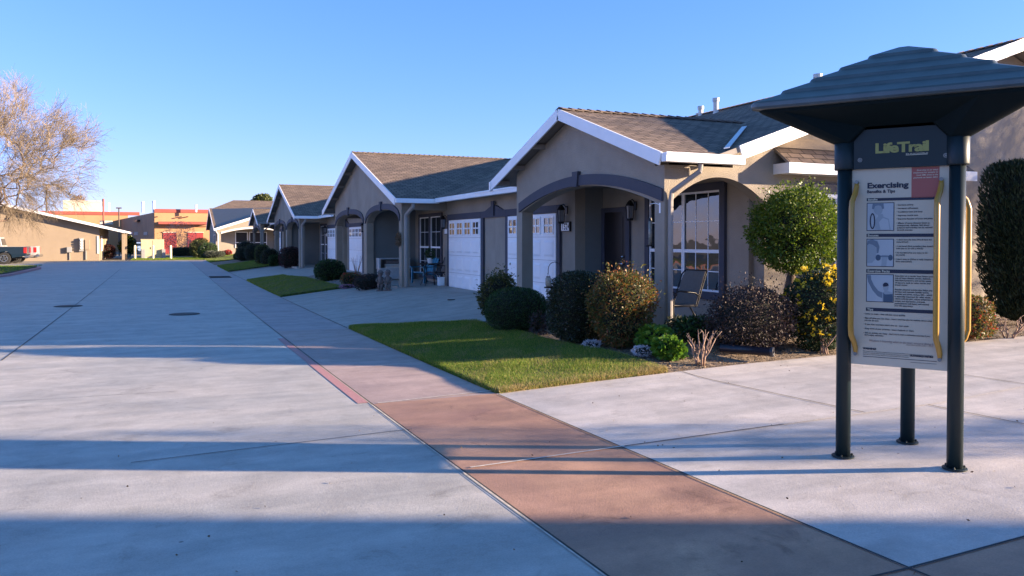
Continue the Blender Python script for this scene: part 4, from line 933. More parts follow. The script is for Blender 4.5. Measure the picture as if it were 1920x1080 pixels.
def poly2(name, mat, pts, fr, d, parent):
    """flat outline inside a picture frame fr=(s0,s1,z0,z1), pts in 0..1"""
    s0, s1, z0, z1 = fr; g = MB()
    g.prism([kp(n, t, s0 + (s1 - s0) * p[0], d, z0 + (z1 - z0) * p[1]) for p in pts], n * 0.0006); return g.make(name, mat, parent)
def circ(cx, cy_, rx, ry, a0=0, a1=360, k=22): return [(cx + rx * math.cos(R(a0 + (a1 - a0) * i / k)), cy_ + ry * math.sin(R(a0 + (a1 - a0) * i / k))) for i in range(k + (0 if a1 - a0 >= 360 else 1))]
pics = [(380.6, 432.8), (447.7, 499.5), (513.3, 565.3)]
for i, (y0, y1) in enumerate(pics):
    z1, z0 = zof(1624, y0), zof(1624, y1)
    pb = sbox('picture', MT['signnavy'], sl_, sp_, z0, z1)
    b = 0.005; sbox('picture_ground', MT['signlight'] if i else MT['signlight'], sl_ + b, sp_ - b, z0 + b, z1 - b, 0.0112, 0.0101, pb)
    fr = (sl_ + b, sp_ - b, z0 + b, z1 - b)
    if i == 0:
        poly2('figure', MT['signpic'], [(0.3, 0.0), (0.28, 0.35), (0.42, 0.52), (0.40, 0.6), (0.6, 0.6), (0.62, 0.5), (0.82, 0.42), (0.9, 0.0)], fr, 0.0114, pb)
        poly2('face', MT['signpic'], circ(0.42, 0.78, 0.17, 0.21), fr, 0.0121, pb)
        poly2('shirt', MT['signlight'], [(0.52, 0.02), (0.45, 0.3), (0.6, 0.45), (0.8, 0.38), (0.86, 0.02)], fr, 0.0121, pb)
        poly2('hair', MT['signmid'], [(0.20, 0.99), (0.18, 0.80), (0.25, 0.78), (0.30, 0.90), (0.42, 0.93), (0.53, 0.90), (0.57, 0.78), (0.64, 0.80), (0.62, 0.99)], fr, 0.0128, pb)
        g = MB(); o_ = circ(0.20, 0.34, 0.105, 0.30, 0, 360, 28); i_ = circ(0.20, 0.34, 0.06, 0.25, 0, 360, 28)
        s0, s1, zz0, zz1 = fr
        for k in range(28):
            k2 = (k + 1) % 28; q = [o_[k], o_[k2], i_[k2], i_[k]]
            g.prism([kp(n, t, s0 + (s1 - s0) * p[0], 0.0135, zz0 + (zz1 - zz0) * p[1]) for p in q], n * 0.0006)
        g.make('ring', MT['signnavy'], pb)
    elif i == 1:
        poly2('face', MT['signpic'], [(0.0, 0.10), (0.0, 0.85), (0.15, 0.9), (0.33, 0.8), (0.36, 0.5), (0.34, 0.28), (0.2, 0.12)], fr, 0.0114, pb)
        poly2('hair', MT['signmid'], [(0.0, 0.78), (0.02, 0.96), (0.2, 1.0), (0.4, 0.93), (0.48, 0.72), (0.44, 0.5), (0.37, 0.48), (0.36, 0.7), (0.22, 0.80), (0.08, 0.84)], fr, 0.0121, pb)
        poly2('arm', MT['signpic'], [(0.55, 0.0), (0.58, 0.42), (0.8, 0.42), (0.74, 0.0)], fr, 0.0114, pb)
        poly2('dumbbell', MT['signdark'], circ(0.43, 0.32, 0.10, 0.115), fr, 0.0124, pb); poly2('dumbbell', MT['signdark'], circ(0.90, 0.32, 0.085, 0.11), fr, 0.0124, pb)
        poly2('dumbbell', MT['signmid'], [(0.5, 0.34), (0.5, 0.40), (0.85, 0.40), (0.85, 0.34)], fr, 0.0118, pb)
    else:
        poly2('arm', MT['signmid'], [(0.0, 0.98), (0.05, 0.72), (0.22, 0.42), (0.42, 0.2), (0.62, 0.12), (0.66, 0.32), (0.45, 0.40), (0.28, 0.60), (0.17, 0.82), (0.16, 0.98)], fr, 0.0114, pb)
        poly2('face', MT['signpic'], circ(0.73, 0.54, 0.105, 0.16), fr, 0.0118, pb)
        poly2('neck', MT['signpic'], [(0.60, 0.0), (0.6, 0.32), (0.68, 0.40), (0.82, 0.40), (0.99, 0.34), (0.99, 0.0)], fr, 0.0116, pb)
        poly2('cap', MT['signnavy'], circ(0.73, 0.60, 0.112, 0.12, 0, 180), fr, 0.0126, pb)
        poly2('goggles', MT['signnavy'], [(0.63, 0.56), (0.64, 0.62), (0.80, 0.64), (0.80, 0.58)], fr, 0.0134, pb)
        poly2('swimsuit', MT['signdark'], [(0.64, 0.0), (0.64, 0.34), (0.70, 0.27), (0.99, 0.29), (0.99, 0.0)], fr, 0.0124, pb)
NV = MT['signnavy']
stext('Exercising', 1625.3, 353.2, 77, 0.056, NV, 'title', bold=0.0022)
stext('Benefits & Tips', 1625.2, 362.4, 52, 0.032, NV, 'subtitle', bold=0.0009)
for i, tx in enumerate(('Exercise is an easy', 'treatment for people to', 'lower BMI, stress or the', 'periods at least 30m')):
    stext(tx, 1757.5, 319 + 4.7 * i, 40 + (i % 2) * 6, 0.0155, MT['signtan'], bold=0.0002, shear=0.2, right=True)
CM = [(1681, 385.5, 31, '\u2022 Increases energy'), (1681, 392, 40, '\u2022 Increases self-esteem'), (1681, 398.6, 48, '\u2022 Conditions heart and lungs'), (1681, 405.2, 40, '\u2022 Improves muscle tone'), (1680.5, 411.6, 68, '\u2022 Improves function of bones and joints'),
      (1680.5, 419.6, 62, '\u2022 Effects of some diseases (such as'), (1682, 423.8, 60, 'osteoporosis, diabetes, high blood'), (1682, 428, 66, 'pressure and arthritis) can be reduced'), (1682, 432.4, 29, 'through exercise'),
      (1680, 450.5, 67, '\u2022 I don\'t have the time (We all have the'), (1681, 454.8, 22, 'same 24 hrs!)'), (1680, 462.7, 70, '\u2022 I get bored (Find something that doesn\'t'), (1681, 466.9, 50, 'bore you or go with a friend!)'),
      (1679, 474.8, 60, '\u2022 It\'s too hard (You are trying to do'), (1680, 478.9, 17, 'too much!)'), (1678, 487, 76, '\u2022 I don\'t want to (What is really keeping you'), (1680, 491.2, 30, 'from exercising?)'),
      (1679, 518.2, 72, 'Exercising on a regular basis lowers your'), (1679, 522.4, 67, 'risk of heart disease, stroke, diabetes,'), (1679, 526.6, 67, 'high blood pressure, and certain types'), (1679, 531, 66, 'of cancers, such as colon cancer and'), (1679, 535.2, 24, 'breast cancer.'),
      (1678.5, 543.8, 70, 'Regular physical activity also helps you'), (1678.5, 548, 64, 'develop and maintain healthy bones,'), (1678.5, 552.4, 70, 'muscles and joints, reduce falls - which'), (1678.5, 556.8, 68, 'is especially important for older adults,'), (1678.5, 561, 72, 'relieve arthritis pain, reduce symptoms of'), (1678.5, 565.4, 57, 'anxiety and depression, promote'), (1678.5, 569.8, 64, 'psychological well-being, and extend'), (1678.5, 574, 35, 'your life expectancy.'),
      (1621, 589, 78, '\u2022 Listen to music - time will pass more quickly.'), (1621, 597, 128, '\u2022 Bite off what you can chew - have a goal but also be realistic about what'), (1622.5, 601.4, 27, 'you can do now.'), (1621, 608.6, 84, '\u2022 If you miss exercising don\'t give up - start again'), (1621, 616.6, 94, '\u2022 Keep track of your progress - keep a logbook or chart.'), (1621, 624.6, 124, '\u2022 Pick an activity you enjoy - don\'t try to start a swimming exercise if you'), (1622.5, 628.8, 36, 'don\'t enjoy swimming.')]
for px, py, wp, tx in CM: stext(tx, px, py, wp, 0.0155, NV, bold=0.0003)
stext('Wisdom is knowing what to do next; virtue is doing it.', 1631, 640, 121, 0.023, MT['signgrey'], shear=0.2)
stext('David Starr Jordan (1851 - 1931)', 1751, 650.8, 50, 0.013, MT['signgrey'], shear=0.2, right=True)
stext('WARNING!', 1620, 654.4, 25, 0.019, NV, bold=0.0012)
for k, tx in enumerate(('This structure is an activity station for adults. Use only as shown; read all the instructions before use and stop if you feel pain.', 'Consult your physician before you begin. Do not use if the equipment is broken, wet or icy. Supervise children at all times.', 'Install only over a firm level surface. Keep the area around the station clear of all obstacles.')):
    stext(tx, 1620, 658.6 + 3.0 * k, 131 if k < 2 else 86, 0.0095, NV)
s0, z0 = PP(1620, 667.4); sbox('rule', NV, s0, sr_, z0 - 0.0035, z0)
stext('PLAYWORLD SYSTEMS', 1752, 671.3, 43, 0.017, NV, bold=0.0010, right=True)
s0b, z0b = PP(1709, 679); sbox('rule', NV, s0b, sr_, z0b - 0.002, z0b)
o = letters('LifeTrail', 0.1, MT['signolive'], kiosk, kp(n, t, PP(1638.6, 287.4, 0.035)[0], 0.0372, PP(1638.6, 287.4, 0.035)[1]), rot_sign, 'logo', 0.0035, 'LEFT', 0.0006, space=0.86)
TXT.append((o, PP(1738.5, 287, 0.035)[0] - PP(1638.6, 287, 0.035)[0]))
g = MB(); s0, z0 = PP(1697, 286.8, 0.035); s1, _ = PP(1738, 286.8, 0.035); krect(g, n, t, s0, s1, z0 - 0.018, z0 - 0.014, 0.0352, 0.037); g.make('logo_rule', MT['signtan'], kiosk)
o = letters('BY PLAYWORLD', 0.012, MT['signtan'], kiosk, kp(n, t, s0, 0.0372, z0 - 0.012), rot_sign, 'logo_line', 0.0002, 'LEFT', 0.0004); TXT.append((o, s1 - s0))
for (px, py) in ((1611.3, 300.5), (1771.8, 291.5)):
    s, z = PP(px, py, 0.035); g = MB()
    for k in range(20):
        a, b = 2 * math.pi * k / 20, 2 * math.pi * (k + 1) / 20
        g.prism([kp(n, t, s + r_ * math.cos(q), 0.036, z + r_ * math.sin(q)) for r_, q in ((0.010, a), (0.016, a), (0.016, b), (0.010, b))], n * 0.004)
    g.prism([kp(n, t, s + 0.007 * math.cos(2 * math.pi * k / 8), 0.036, z + 0.007 * math.sin(2 * math.pi * k / 8)) for k in range(8)], n * 0.005)
    g.make('bolt', MT['boltsteel'], kiosk)
bpy.context.view_layer.update()
for o, wd in TXT:
    if wd and o.dimensions.x > 0: o.scale = (wd / o.dimensions.x, 1, 1)
# grab bars, two to a face
for n_, t_ in FACES:
    for (sa, zt, zb, ins) in ((-0.287, 2.035, 0.745, -0.018), (0.273, 2.035, 0.745, -0.018)):
        def q(s, d, z): v = n_ * (KR * 0.5 + d) + t_ * s; return (v.x, v.y, z + zk)
        s_ = sa + ins
        path = [q(sa, 0.016, zt), q(sa, 0.02, zt - 0.04), q(sa - 0.006, 0.045, zt - 0.09), q(s_, 0.095, zt - 0.15), q(s_, 0.115, zt - 0.21), q(s_, 0.115, (zt + zb) / 2), q(s_, 0.115, zb + 0.21), q(s_, 0.095, zb + 0.15), q(sa - 0.006, 0.045, zb + 0.09), q(sa, 0.02, zb + 0.04), q(sa, 0.016, zb)]
        g = MB(); g.tube(path, [0.013, 0.018, 0.02, 0.02, 0.02, 0.02, 0.02, 0.02, 0.02, 0.018, 0.013], 14); b = g.make('grab_bar', MT['yellow'], kiosk, smooth=True)
        g = MB()
        for z in (zt, zb):
            c = Vector(q(sa, 0.020, z)); v0 = n_.cross(Vector((0, 0, 1)))
            g.prism([tuple(c + v0 * 0.014 * math.cos(k * math.pi / 4) + Vector((0, 0, 0.014 * math.sin(k * math.pi / 4)))) for k in range(8)], n_ * 0.012)
        g.make('bolt', MT['boltsteel'], b)

# ------------------------------------------------------------------ planting by the nearest house
GB = 'shrubs in the bed of the nearest house'
x, y = gnd(984, 622); bush('clipped_shrub', x, y + 0.35, 0.53, 0.5, 0.76, 16000, 0.028, L['boxwood'], 'low dome-shaped dark green clipped shrub at the driveway end of the bed', group=GB, amp=0.05, box=2.5, depth=0.14, z=H(x, y) - 0.04, core=0.92, fr=2.2)
x, y = xy(936, 14.6); bush('loose_shrub', x, y, 0.34, 0.34, 0.98, 4500, 0.05, L['olive'], 'loose olive and bronze shrub behind the low dome shrub', group=GB, amp=0.18, box=2.2, spiky=0.25)
x, y = gnd(1104, 645); bush('clipped_shrub', x, y + 0.35, 0.44, 0.42, 1.06, 16000, 0.03, L['darkbox'], 'tall round-topped dense dark shrub between the dome and the red-tinged shrub', group=GB, amp=0.07, box=3.2, depth=0.16, core=0.9)
x, y = gnd(1191, 655); bush('nandina_shrub', x, y + 0.38, 0.44, 0.43, 1.06, 13000, 0.04, L['nandina'], 'green and red tinged square-cut shrub beside the porch post', group=GB, amp=0.18, box=2.8, depth=0.4, spiky=0.2, core=0.78)
x, y = gnd(1450, 668); bush('purple_shrub', x, y + 0.42, 0.60, 0.5, 0.82, 13000, 0.034, L['purple'], 'wide purple brown shrub behind the black drain pipe', group=GB, amp=0.2, box=2.3, depth=0.4, spiky=0.3, core=0.76)
x, y = xy(1540, 11.2); bush('flowering_shrub', x, y, 0.50, 0.42, 1.12, 9000, 0.045, L['euryops'], 'dark feathery shrub covered in yellow daisies beside the sign kiosk', group=GB, amp=0.12, box=2.3, depth=0.35, extra=(L['yflower'], 0.034, 0.055, 0.2), core=0.82)
x, y = gnd(1240, 664); bush('leafy_plant', x, y + 0.15, 0.22, 0.2, 0.30, 900, 0.07, L['lime'], 'low mid-green leafy plant behind the brighter green one', 'plant', amp=0.2, tilt=0.6, aspect=0.8, core=0.7)
x, y = gnd(1262, 675); bush('leafy_plant', x, y + 0.1, 0.19, 0.16, 0.24, 800, 0.07, L['lime'], 'bright lime green low leafy plant in front of the post', 'plant', amp=0.2, tilt=0.6, aspect=0.8, core=0.7)
x, y = gnd(1110, 652); bush('white_flowers', x, y, 0.12, 0.1, 0.11, 500, 0.028, L['wflower'], 'small clump of white flowers below the tall dark shrub', 'flowers', amp=0.2, core=0.7)
x, y = gnd(1206, 668); bush('white_flowers', x, y, 0.14, 0.11, 0.13, 600, 0.028, L['wflower'], 'small clump of white flowers beside the lime green plant', 'flowers', amp=0.2, core=0.7)
x, y = gnd(1313, 640); bush('dark_plant', x, y + 0.1, 0.26, 0.2, 0.32, 1300, 0.06, L['boxwood'], 'dark low plant under the patio chair at the porch edge', 'plant', amp=0.2, core=0.75)
x, y = gnd(1277, 632); bush('grey_plant', x, y + 0.1, 0.16, 0.14, 0.28, 700, 0.05, L['grey'], 'small grey green plant at the foot of the porch post', 'plant', amp=0.2, core=0.7)
x, y = gnd(1011, 628); bush('grey_plant', x, y + 0.05, 0.12, 0.12, 0.34, 320, 0.05, L['purple'], 'thin twiggy plant between the dome and tall dark shrubs', 'plant', amp=0.3, core=0)
x, y = gnd(925, 606); bush('grey_plant', x, y - 0.1, 0.1, 0.1, 0.1, 250, 0.03, L['grey'], 'tiny pale ground plant at the corner of the dome shrub', 'plant', amp=0.3, core=0)
x, y = xy(1818, 12.0); bush('red_shrub', x, y, 0.34, 0.3, 0.62, 3500, 0.045, L['nandina'], 'small red and green shrub between the kiosk post and the cypress', 'shrub', amp=0.2, core=0.75, extra=(L['rflower'], 0.03, 0.03, 0.1))
# cypress column
x, y = xy(1920, 13.6); z = H(x, y)
root = empty('cypress', (x, y, z), 'dark flat-topped columnar cypress against the sunlit wall at the right edge', 'tree')
P, D = shell(30000, (0.50, 0.50, 1.32), 5, 0.04, 8, 0.15, fr=4); P[:, 2] += 1.42; taper = np.clip(0.62 + P[:, 2:3] * 0.42, 0.6, 1.0) * np.clip(1.06 - 0.05 * np.maximum(P[:, 2:3] - 1.5, 0), 0.8, 1.05); P[:, :2] *= taper
Dn = D.copy(); Dn[:, 2] = np.abs(Dn[:, 2]) + 1.3
crown = npmesh('crown', leafquads(P, unit(Dn), 0.085, 0.22, 0.25), 4, L['cypress'], root)
mb = MB(); coremesh(mb, (0, 0, 1.42), (0.50, 0.50, 1.29), 5, 0.04, 8, 0.9)
mb.v = [(p[0] * (0.62 + p[2] * 0.42 if p[2] < 0.9 else 1), p[1] * (0.62 + p[2] * 0.42 if p[2] < 0.9 else 1), p[2]) for p in mb.v]
merge_into(crown, mb, COREM)
g = MB(); g.tube([(0, 0, -0.05), (0, 0, 0.5)], [0.09, 0.07], 9); g.make('trunk', MT['bark'], root)

def limbtree(root, segs_mat, path_list):
    g = MB()
    for path, r0, r1 in path_list: k = len(path); g.tube(path, [r0 + (r1 - r0) * i / (k - 1) for i in range(k)], 8)
    return g.make('trunk', segs_mat, root, smooth=True)
# round-headed small tree
x, y = xy(1463, 12.15); z = H(x, y)
root = empty('small_tree', (x, y, z), 'small tree with a leaning trunk and a loose round light green crown', 'tree')
tx, ty = xy(1490, 12.15); dx, dy = tx - x, ty - y
top = (dx * 1.0, dy, 1.15)
limbtree(root, MT['bark'], [([(0, 0, -0.05), (dx * .3, dy * .3, 0.35), (dx * .65, dy * .65, 0.75), top], 0.085, 0.06), ([top, (dx - .15, dy, 1.35), (dx - .33, dy + .1, 1.65)], 0.045, 0.015), ([top, (dx + .12, dy - .1, 1.4), (dx + .25, dy - .15, 1.8)], 0.045, 0.015), ([top, (dx, dy + .1, 1.4), (dx - .03, dy + .2, 1.95)], 0.045, 0.012), ([(dx * .7, dy * .7, 0.8), (dx + .12, dy + .1, 1.15), (dx + .4, dy + .1, 1.45)], 0.04, 0.012)])
P, D = shell(26000, (0.72, 0.60, 0.64), 21, 0.19, 2.1, 0.5, fr=3.0); gap = np.sin(P[:, 0] * 9 + 1) * np.sin(P[:, 1] * 8 + 2) * np.sin(P[:, 2] * 10)
ok = gap > -0.6; P, D = P[ok], D[ok]
up = rng.uniform(0, 1, len(P)) < 0.16; P[up] += np.stack([rng.normal(0, .03, up.sum()), rng.normal(0, .03, up.sum()), rng.uniform(0, .2, up.sum()) * (P[up, 2] > 0.1)], 1)
P += np.array([dx + 0.02, dy, 1.60])
crown = npmesh('crown', leafquads(P, D, 0.044, 0.55, 0.9), 4, L['privet'], root)
mb = MB(); coremesh(mb, (dx + .02, dy, 1.60), (0.72, 0.60, 0.64), 21, 0.19, 2.1, 0.66, fr=3.0); merge_into(crown, mb, COREM)
# shoots standing up from the crown
g = MB()
for k in range(60):
    a = rng.uniform(0, 6.28); r_ = 0.55 * math.sqrt(rng.uniform(0, 1)); bx, by = dx + r_ * math.cos(a), dy + r_ * math.sin(a); h_ = 1.99 - 0.5 * (r_ / 0.6) ** 2
    e = (bx + rng.normal(0, .06), by + rng.normal(0, .06), h_ + 0.12 + rng.uniform(0, .18)); g.tube([(bx, by, h_), e], [0.004, 0.002], 4, False)
g.make('shoots', MT['bark'], root)
PS = []
for k in range(1100):
    a = rng.uniform(0, 6.28); r_ = 0.6 * math.sqrt(rng.uniform(0, 1)); PS.append((dx + r_ * math.cos(a), dy + r_ * math.sin(a), 2.04 - 0.55 * (r_ / 0.6) ** 2 + rng.uniform(0, .22)))
npmesh('shoot_leaves', leafquads(np.array(PS), np.tile([0, 0, 1.0], (len(PS), 1)), 0.032, 0.55, 0.7), 4, L['privet'], root)

def stubs(px, py, h, n_, seed, label, spread=0.16):
    g0 = random.Random(seed); x, y = gnd(px, py); z = H(x, y)
    g = MB()
    for i in range(n_):
        a = g0.uniform(0, 6.28); r_ = g0.uniform(0.3, 1) * spread; hh = h * g0.uniform(0.55, 1.0)
        bx, by = 0.05 * math.cos(a), 0.05 * math.sin(a); m = (r_ * .6 * math.cos(a), r_ * .6 * math.sin(a), hh * .5); e = (r_ * math.cos(a + .3), r_ * math.sin(a + .3), hh)
        g.tube([(bx, by, -0.03), (m[0] * .6 + g0.gauss(0, .012), m[1] * .6 + g0.gauss(0, .012), m[2] * .55), m, e], [0.014, 0.0115, 0.0095, 0.007], 6)
        for k in range(4):
            q = g0.uniform(0, 6.28); l_ = g0.uniform(.03, .09); g.tube([m if k else e, ((m if k % 2 else e)[0] + l_ * math.cos(q), (m if k % 2 else e)[1] + l_ * math.sin(q), (m if k % 2 else e)[2] + l_ * 1.1)], [0.006, 0.0035], 5)
    o = g.make('pruned_rose', MT['deadstem'], smooth=True); o.location = (x, y, z); tag(o, label, 'plant', 'pruned rose stubs'); return o
stubs(1313, 684, 0.40, 9, 3, 'bare pruned rose stems beside the lime green plant', 0.2)
stubs(1546, 662, 0.44, 7, 4, 'bare pruned rose stems between the pipe and the kiosk', 0.17)
stubs(1893, 634, 0.30, 7, 6, 'bare pruned rose stems in front of the cypress', 0.3)
# black drain pipe
a = gnd(1352, 664); b = gnd(1452, 679)
g = MB(); A = Vector((a[0], a[1], 0.055)); B = Vector((b[0], b[1], 0.05)); d = (B - A).normalized(); k = 18
ox, oy, oz = a[0], a[1], H(*a)
vs = []; s_ = Vector((-d.y, d.x, 0)); upv = Vector((0, 0, 1))
for (c, r_) in ((A, .058), (B - d * .05, .058), (B - d * .05, .066), (B, .066), (B, .048), (B - d * .4, .048)):
    for i in range(k): q = 2 * math.pi * i / k; v = c + s_ * r_ * math.cos(q) + upv * r_ * math.sin(q); vs.append((v.x - ox, v.y - oy, v.z))
g.add(vs, [(r0 * k + i, r0 * k + (i + 1) % k, (r0 + 1) * k + (i + 1) % k, (r0 + 1) * k + i) for r0 in range(5) for i in range(k)])
o = g.make('drain_pipe', MT['pipe'], smooth=True); o.location = (ox, oy, oz + 0.02); tag(o, 'black plastic drain pipe lying on the soil by the pavement', 'pipe')
# litter and pebbles on the soil
n_ = 9000; X = rng.uniform(5.5, 16, n_); Y = rng.uniform(7.6, 10.1, n_); 
X[:2500] = rng.uniform(5.3, 7.0, 2500); Y[:2500] = rng.uniform(8.0, 14, 2500)
ok = np.array([b_ > EDGE(a_) + 0.02 for a_, b_ in zip(X, Y)]); X, Y = X[ok], Y[ok]
P = np.stack([X, Y, [H(a_, b_) + 0.004 for a_, b_ in zip(X, Y)]], 1); Dn = rng.normal(0, 1, P.shape); Dn[:, 2] = np.abs(Dn[:, 2]) * .25
tag(npmesh('leaf_litter', leafquads(P, unit(Dn), 0.028, 0.6, 0.2), 4, L['litter']), None, None, None, 'stuff')
dn = 170; X = np.concatenate([rng.uniform(-3, 3.4, 60), rng.uniform(3.4, 12, 110)]); Y = rng.uniform(2.2, 8.1, dn)
P = np.stack([X, Y, [H(a_, b_) + 0.006 for a_, b_ in zip(X, Y)]], 1); Dn = rng.normal(0, 1, P.shape); Dn[:, 2] = np.abs(Dn[:, 2]) * .15
tag(npmesh('leaf_litter', leafquads(P, unit(Dn), 0.02, 0.6, 0.2), 4, L['litter']), None, None, None, 'stuff')
def pebbles(x0, x1, y0, y1, n_, s, name='gravel'):
    vs = []; base = np.array([(1, 0, 0), (-1, 0, 0), (0, 1, 0), (0, -1, 0), (0, 0, .7), (0, 0, -.7)]); tri_ = [(0, 2, 4), (2, 1, 4), (1, 3, 4), (3, 0, 4)]
    out = []
    for i in range(n_):
        x, y = rng.uniform(x0, x1), rng.uniform(y0, y1); r_ = s * rng.uniform(.5, 1.4); a = rng.uniform(0, 3.14); ca, sa = math.cos(a), math.sin(a)
        q = base * r_ * np.array([1.3, .8, 1]); q = np.stack([q[:, 0] * ca - q[:, 1] * sa + x, q[:, 0] * sa + q[:, 1] * ca + y, q[:, 2] + H(x, y)], 1)
        for f in tri_: out += [q[f[0]], q[f[1]], q[f[2]]]
    tag(npmesh(name, np.array(out), 3, L['pebble']), None, None, None, 'stuff')
pebbles(5.3, 6.7, 28.3, 35.5, 2600, 0.045)

# ------------------------------------------------------------------ porch things
def sling_chair(x, y, z, rz, label, mat='sling', frame='black', group='patio chairs on the porches'):
    r = empty('patio_chair', (x, y, z), label, 'chair', group, rz)
    s = MB(); s.prism([(-0.25, -0.25, 0.41), (-0.25, 0.25, 0.41), (0.0, 0.25, 0.385), (0.0, -0.25, 0.385)], (0, 0, 0.012)); s.prism([(0, -0.25, 0.385), (0, 0.25, 0.385), (0.22, 0.25, 0.40), (0.22, -0.25, 0.40)], (0, 0, 0.012)); s.make('seat', MT[mat], r)
    s = MB(); s.prism([(0.22, -0.24, 0.40), (0.22, 0.24, 0.40), (0.40, 0.24, 0.86), (0.40, -0.24, 0.86)], (0.012, 0, 0)); s.prism([(0.40, -0.24, 0.86), (0.40, 0.24, 0.86), (0.46, 0.22, 0.94), (0.46, -0.22, 0.94)], (0.012, 0, 0)); s.make('backrest', MT[mat], r)
    for sd in (-1, 1):
        s = MB(); yy_ = 0.27 * sd
        s.tube([(-0.27, yy_, 0), (-0.29, yy_, 0.35), (-0.26, yy_, 0.60), (-0.16, yy_, 0.64), (0.18, yy_, 0.60), (0.30, yy_, 0.52)], 0.013, 8); s.make('arm', MT[frame], r, smooth=True)
        s = MB(); s.tube([(-0.28, yy_, 0.40), (0.22, yy_, 0.39), (0.41, yy_, 0.88), (0.47, yy_ * .9, 0.95)], 0.013, 8); s.make('side_rail', MT[frame], r, smooth=True)
        s = MB(); s.tube([(0.05, yy_, 0.40), (0.36, yy_, 0.0)], 0.013, 8); s.make('leg', MT[frame], r, smooth=True)
    s = MB(); s.tube([(0.47, -0.24, 0.95), (0.47, 0.24, 0.95)], 0.013, 8); s.make('crossbar', MT[frame], r, smooth=True); s = MB(); s.tube([(-0.28, -0.27, 0.38), (-0.28, 0.27, 0.38)], 0.011, 8); s.make('crossbar', MT[frame], r, smooth=True)
    return r
FZ = 0.155
x, y = xy(1266, 12.75); sling_chair(x, y, FZ, R(8), 'brown sling patio chair in front of the tall window, seen through the sunlit arch')
x, y = xy(1203, 14.2); sling_chair(x, y, FZ, R(150), 'brown sling patio chair half hidden behind the porch post')
x, y = xy(1250, 13.4)
r = empty('side_table', (x, y, FZ), 'small dark side table between the two porch chairs', 'table')
s = MB(); s.lathe([(0.24, 0.44), (0.25, 0.45), (0.25, 0.47), (0.24, 0.475)], n=24); s.make('table_top', MT['metal'], r)
for k in range(3): a = R(120 * k); s = MB(); s.tube([(0.2 * math.cos(a), 0.2 * math.sin(a), 0.0), (0.1 * math.cos(a), 0.1 * math.sin(a), 0.44)], 0.01, 6); s.make('leg', MT['black'], r)
# hanging feeders
x, y = xy(1052, 11.9); z = H(x, y); ax, ay = xy(1028, 11.9); ddx, ddy = ax - x, ay - y
r = empty('shepherd_hook', (x, y, z), 'thin black shepherd hook standing between the clipped shrubs', 'hook')
s = MB(); pts = [(0, 0, -0.1), (0, 0, 1.02 - z)]
for k in range(9): a = math.pi * k / 8; pts.append((ddx * .5 * (1 - math.cos(a)), ddy * .5 * (1 - math.cos(a)), 1.16 - z + 0.11 * math.sin(a)))
pts += [(ddx, ddy, 1.10 - z), (ddx * 1.06, ddy * 1.06, 1.085 - z)]; s.tube(pts, 0.006, 6); s.make('pole', MT['black'], r, smooth=True)
r = empty('jar_feeder', (x + ddx, y + ddy, 0.9), 'glass jar feeder hanging from the black shepherd hook', 'feeder')  # seed jar feeder, not a lamp
s = MB(); s.lathe([(0.03, 0.0), (0.042, 0.02), (0.042, 0.12), (0.03, 0.145)], n=16); s.make('jar', MT['seedjar'], r, smooth=True)
s = MB(); s.lathe([(0.06, -0.025), (0.065, -0.005), (0.03, 0.0)], n=16); s.tube([(-.03, 0, .14), (0, 0, .195), (.03, 0, .14)], 0.003, 5); s.lathe([(0.032, 0.14), (0.032, 0.155)], n=14); s.make('frame', MT['black'], r)
x, y = xy(1219, 12.5)
r = empty('bird_feeder', (x, y, 1.5), 'clear tube bird feeder hanging on the porch post bracket', 'bird feeder')
s = MB(); s.lathe([(0.028, 0.02), (0.028, 0.40)], n=14); s.make('tube', MT['seedjar'], r, smooth=True)
s = MB(); s.lathe([(0.075, 0.0), (0.08, 0.012), (0.03, 0.02)], n=16); s.lathe([(0.032, 0.40), (0.02, 0.45)], n=12); s.tube([(-.07, 0, .12), (.07, 0, .12)], .003, 5); s.tube([(0, -.07, .26), (0, .07, .26)], .003, 5); s.tube([(0, 0, .45), (0, 0, .66)], .002, 4); s.make('perch', MT['black'], r)
r = empty('feeder_bracket', (7.05, 10.32, 2.1), 'white metal bracket on the porch post holding the tube feeder', 'bracket')
s = MB(); s.box(-0.012, 0.0, -0.02, 0.02, -0.08, 0.08); ex, ey = x - 7.05, y - 10.32; s.tube([(-.01, 0, .05), (ex * .5, ey * .5, .08), (ex, ey, .07), (ex * 1.05, ey * 1.05, .04)], .006, 6); s.make('arm', MT['white'], r)
# porch of the two-arched house
x, y = xy(742, 28.2)
r = empty('porch_cabinet', (x + 0.12, 28.3, 0.145), 'weathered white open-shelf cabinet against the dark porch wall', 'cabinet')
for zz, nm in ((0.76, 'top'), (0.40, 'shelf')): s = MB(); s.box(-.58, .58, -.24, .24, zz, zz + .04); s.make(nm, MT['cabwhite'], r)
s = MB(); s.box(-.55, .55, -.22, .22, 0.03, 0.40); s.box(-.53, .53, -.235, -.222, .05, .2); s.box(-.53, .53, -.235, -.222, .22, .38); s.make('drawers', MT['cabwhite'], r, bevel=.005)
for sx in (-1, 1): s = MB(); s.box(sx * .55 - .03, sx * .55 + .03, -.22, .22, 0.44, 0.76); s.make('side', MT['cabwhite'], r)
r = empty('box_stack', (x + 0.1, 28.2, 0.145 + 0.44), 'dark stack of boxes on the cabinet shelf', 'boxes')
s = MB()
for k in range(3): s.box(-.3, .3, -.15, .15, .002 + k * .05, .04 + k * .05)
s.make('box', MT['offwhite'], r); s = MB(); s.box(-.28, .28, -.14, .14, .155, .27); s.make('basket', MT['stone'], r)
x, y = xy(795, 26.8)
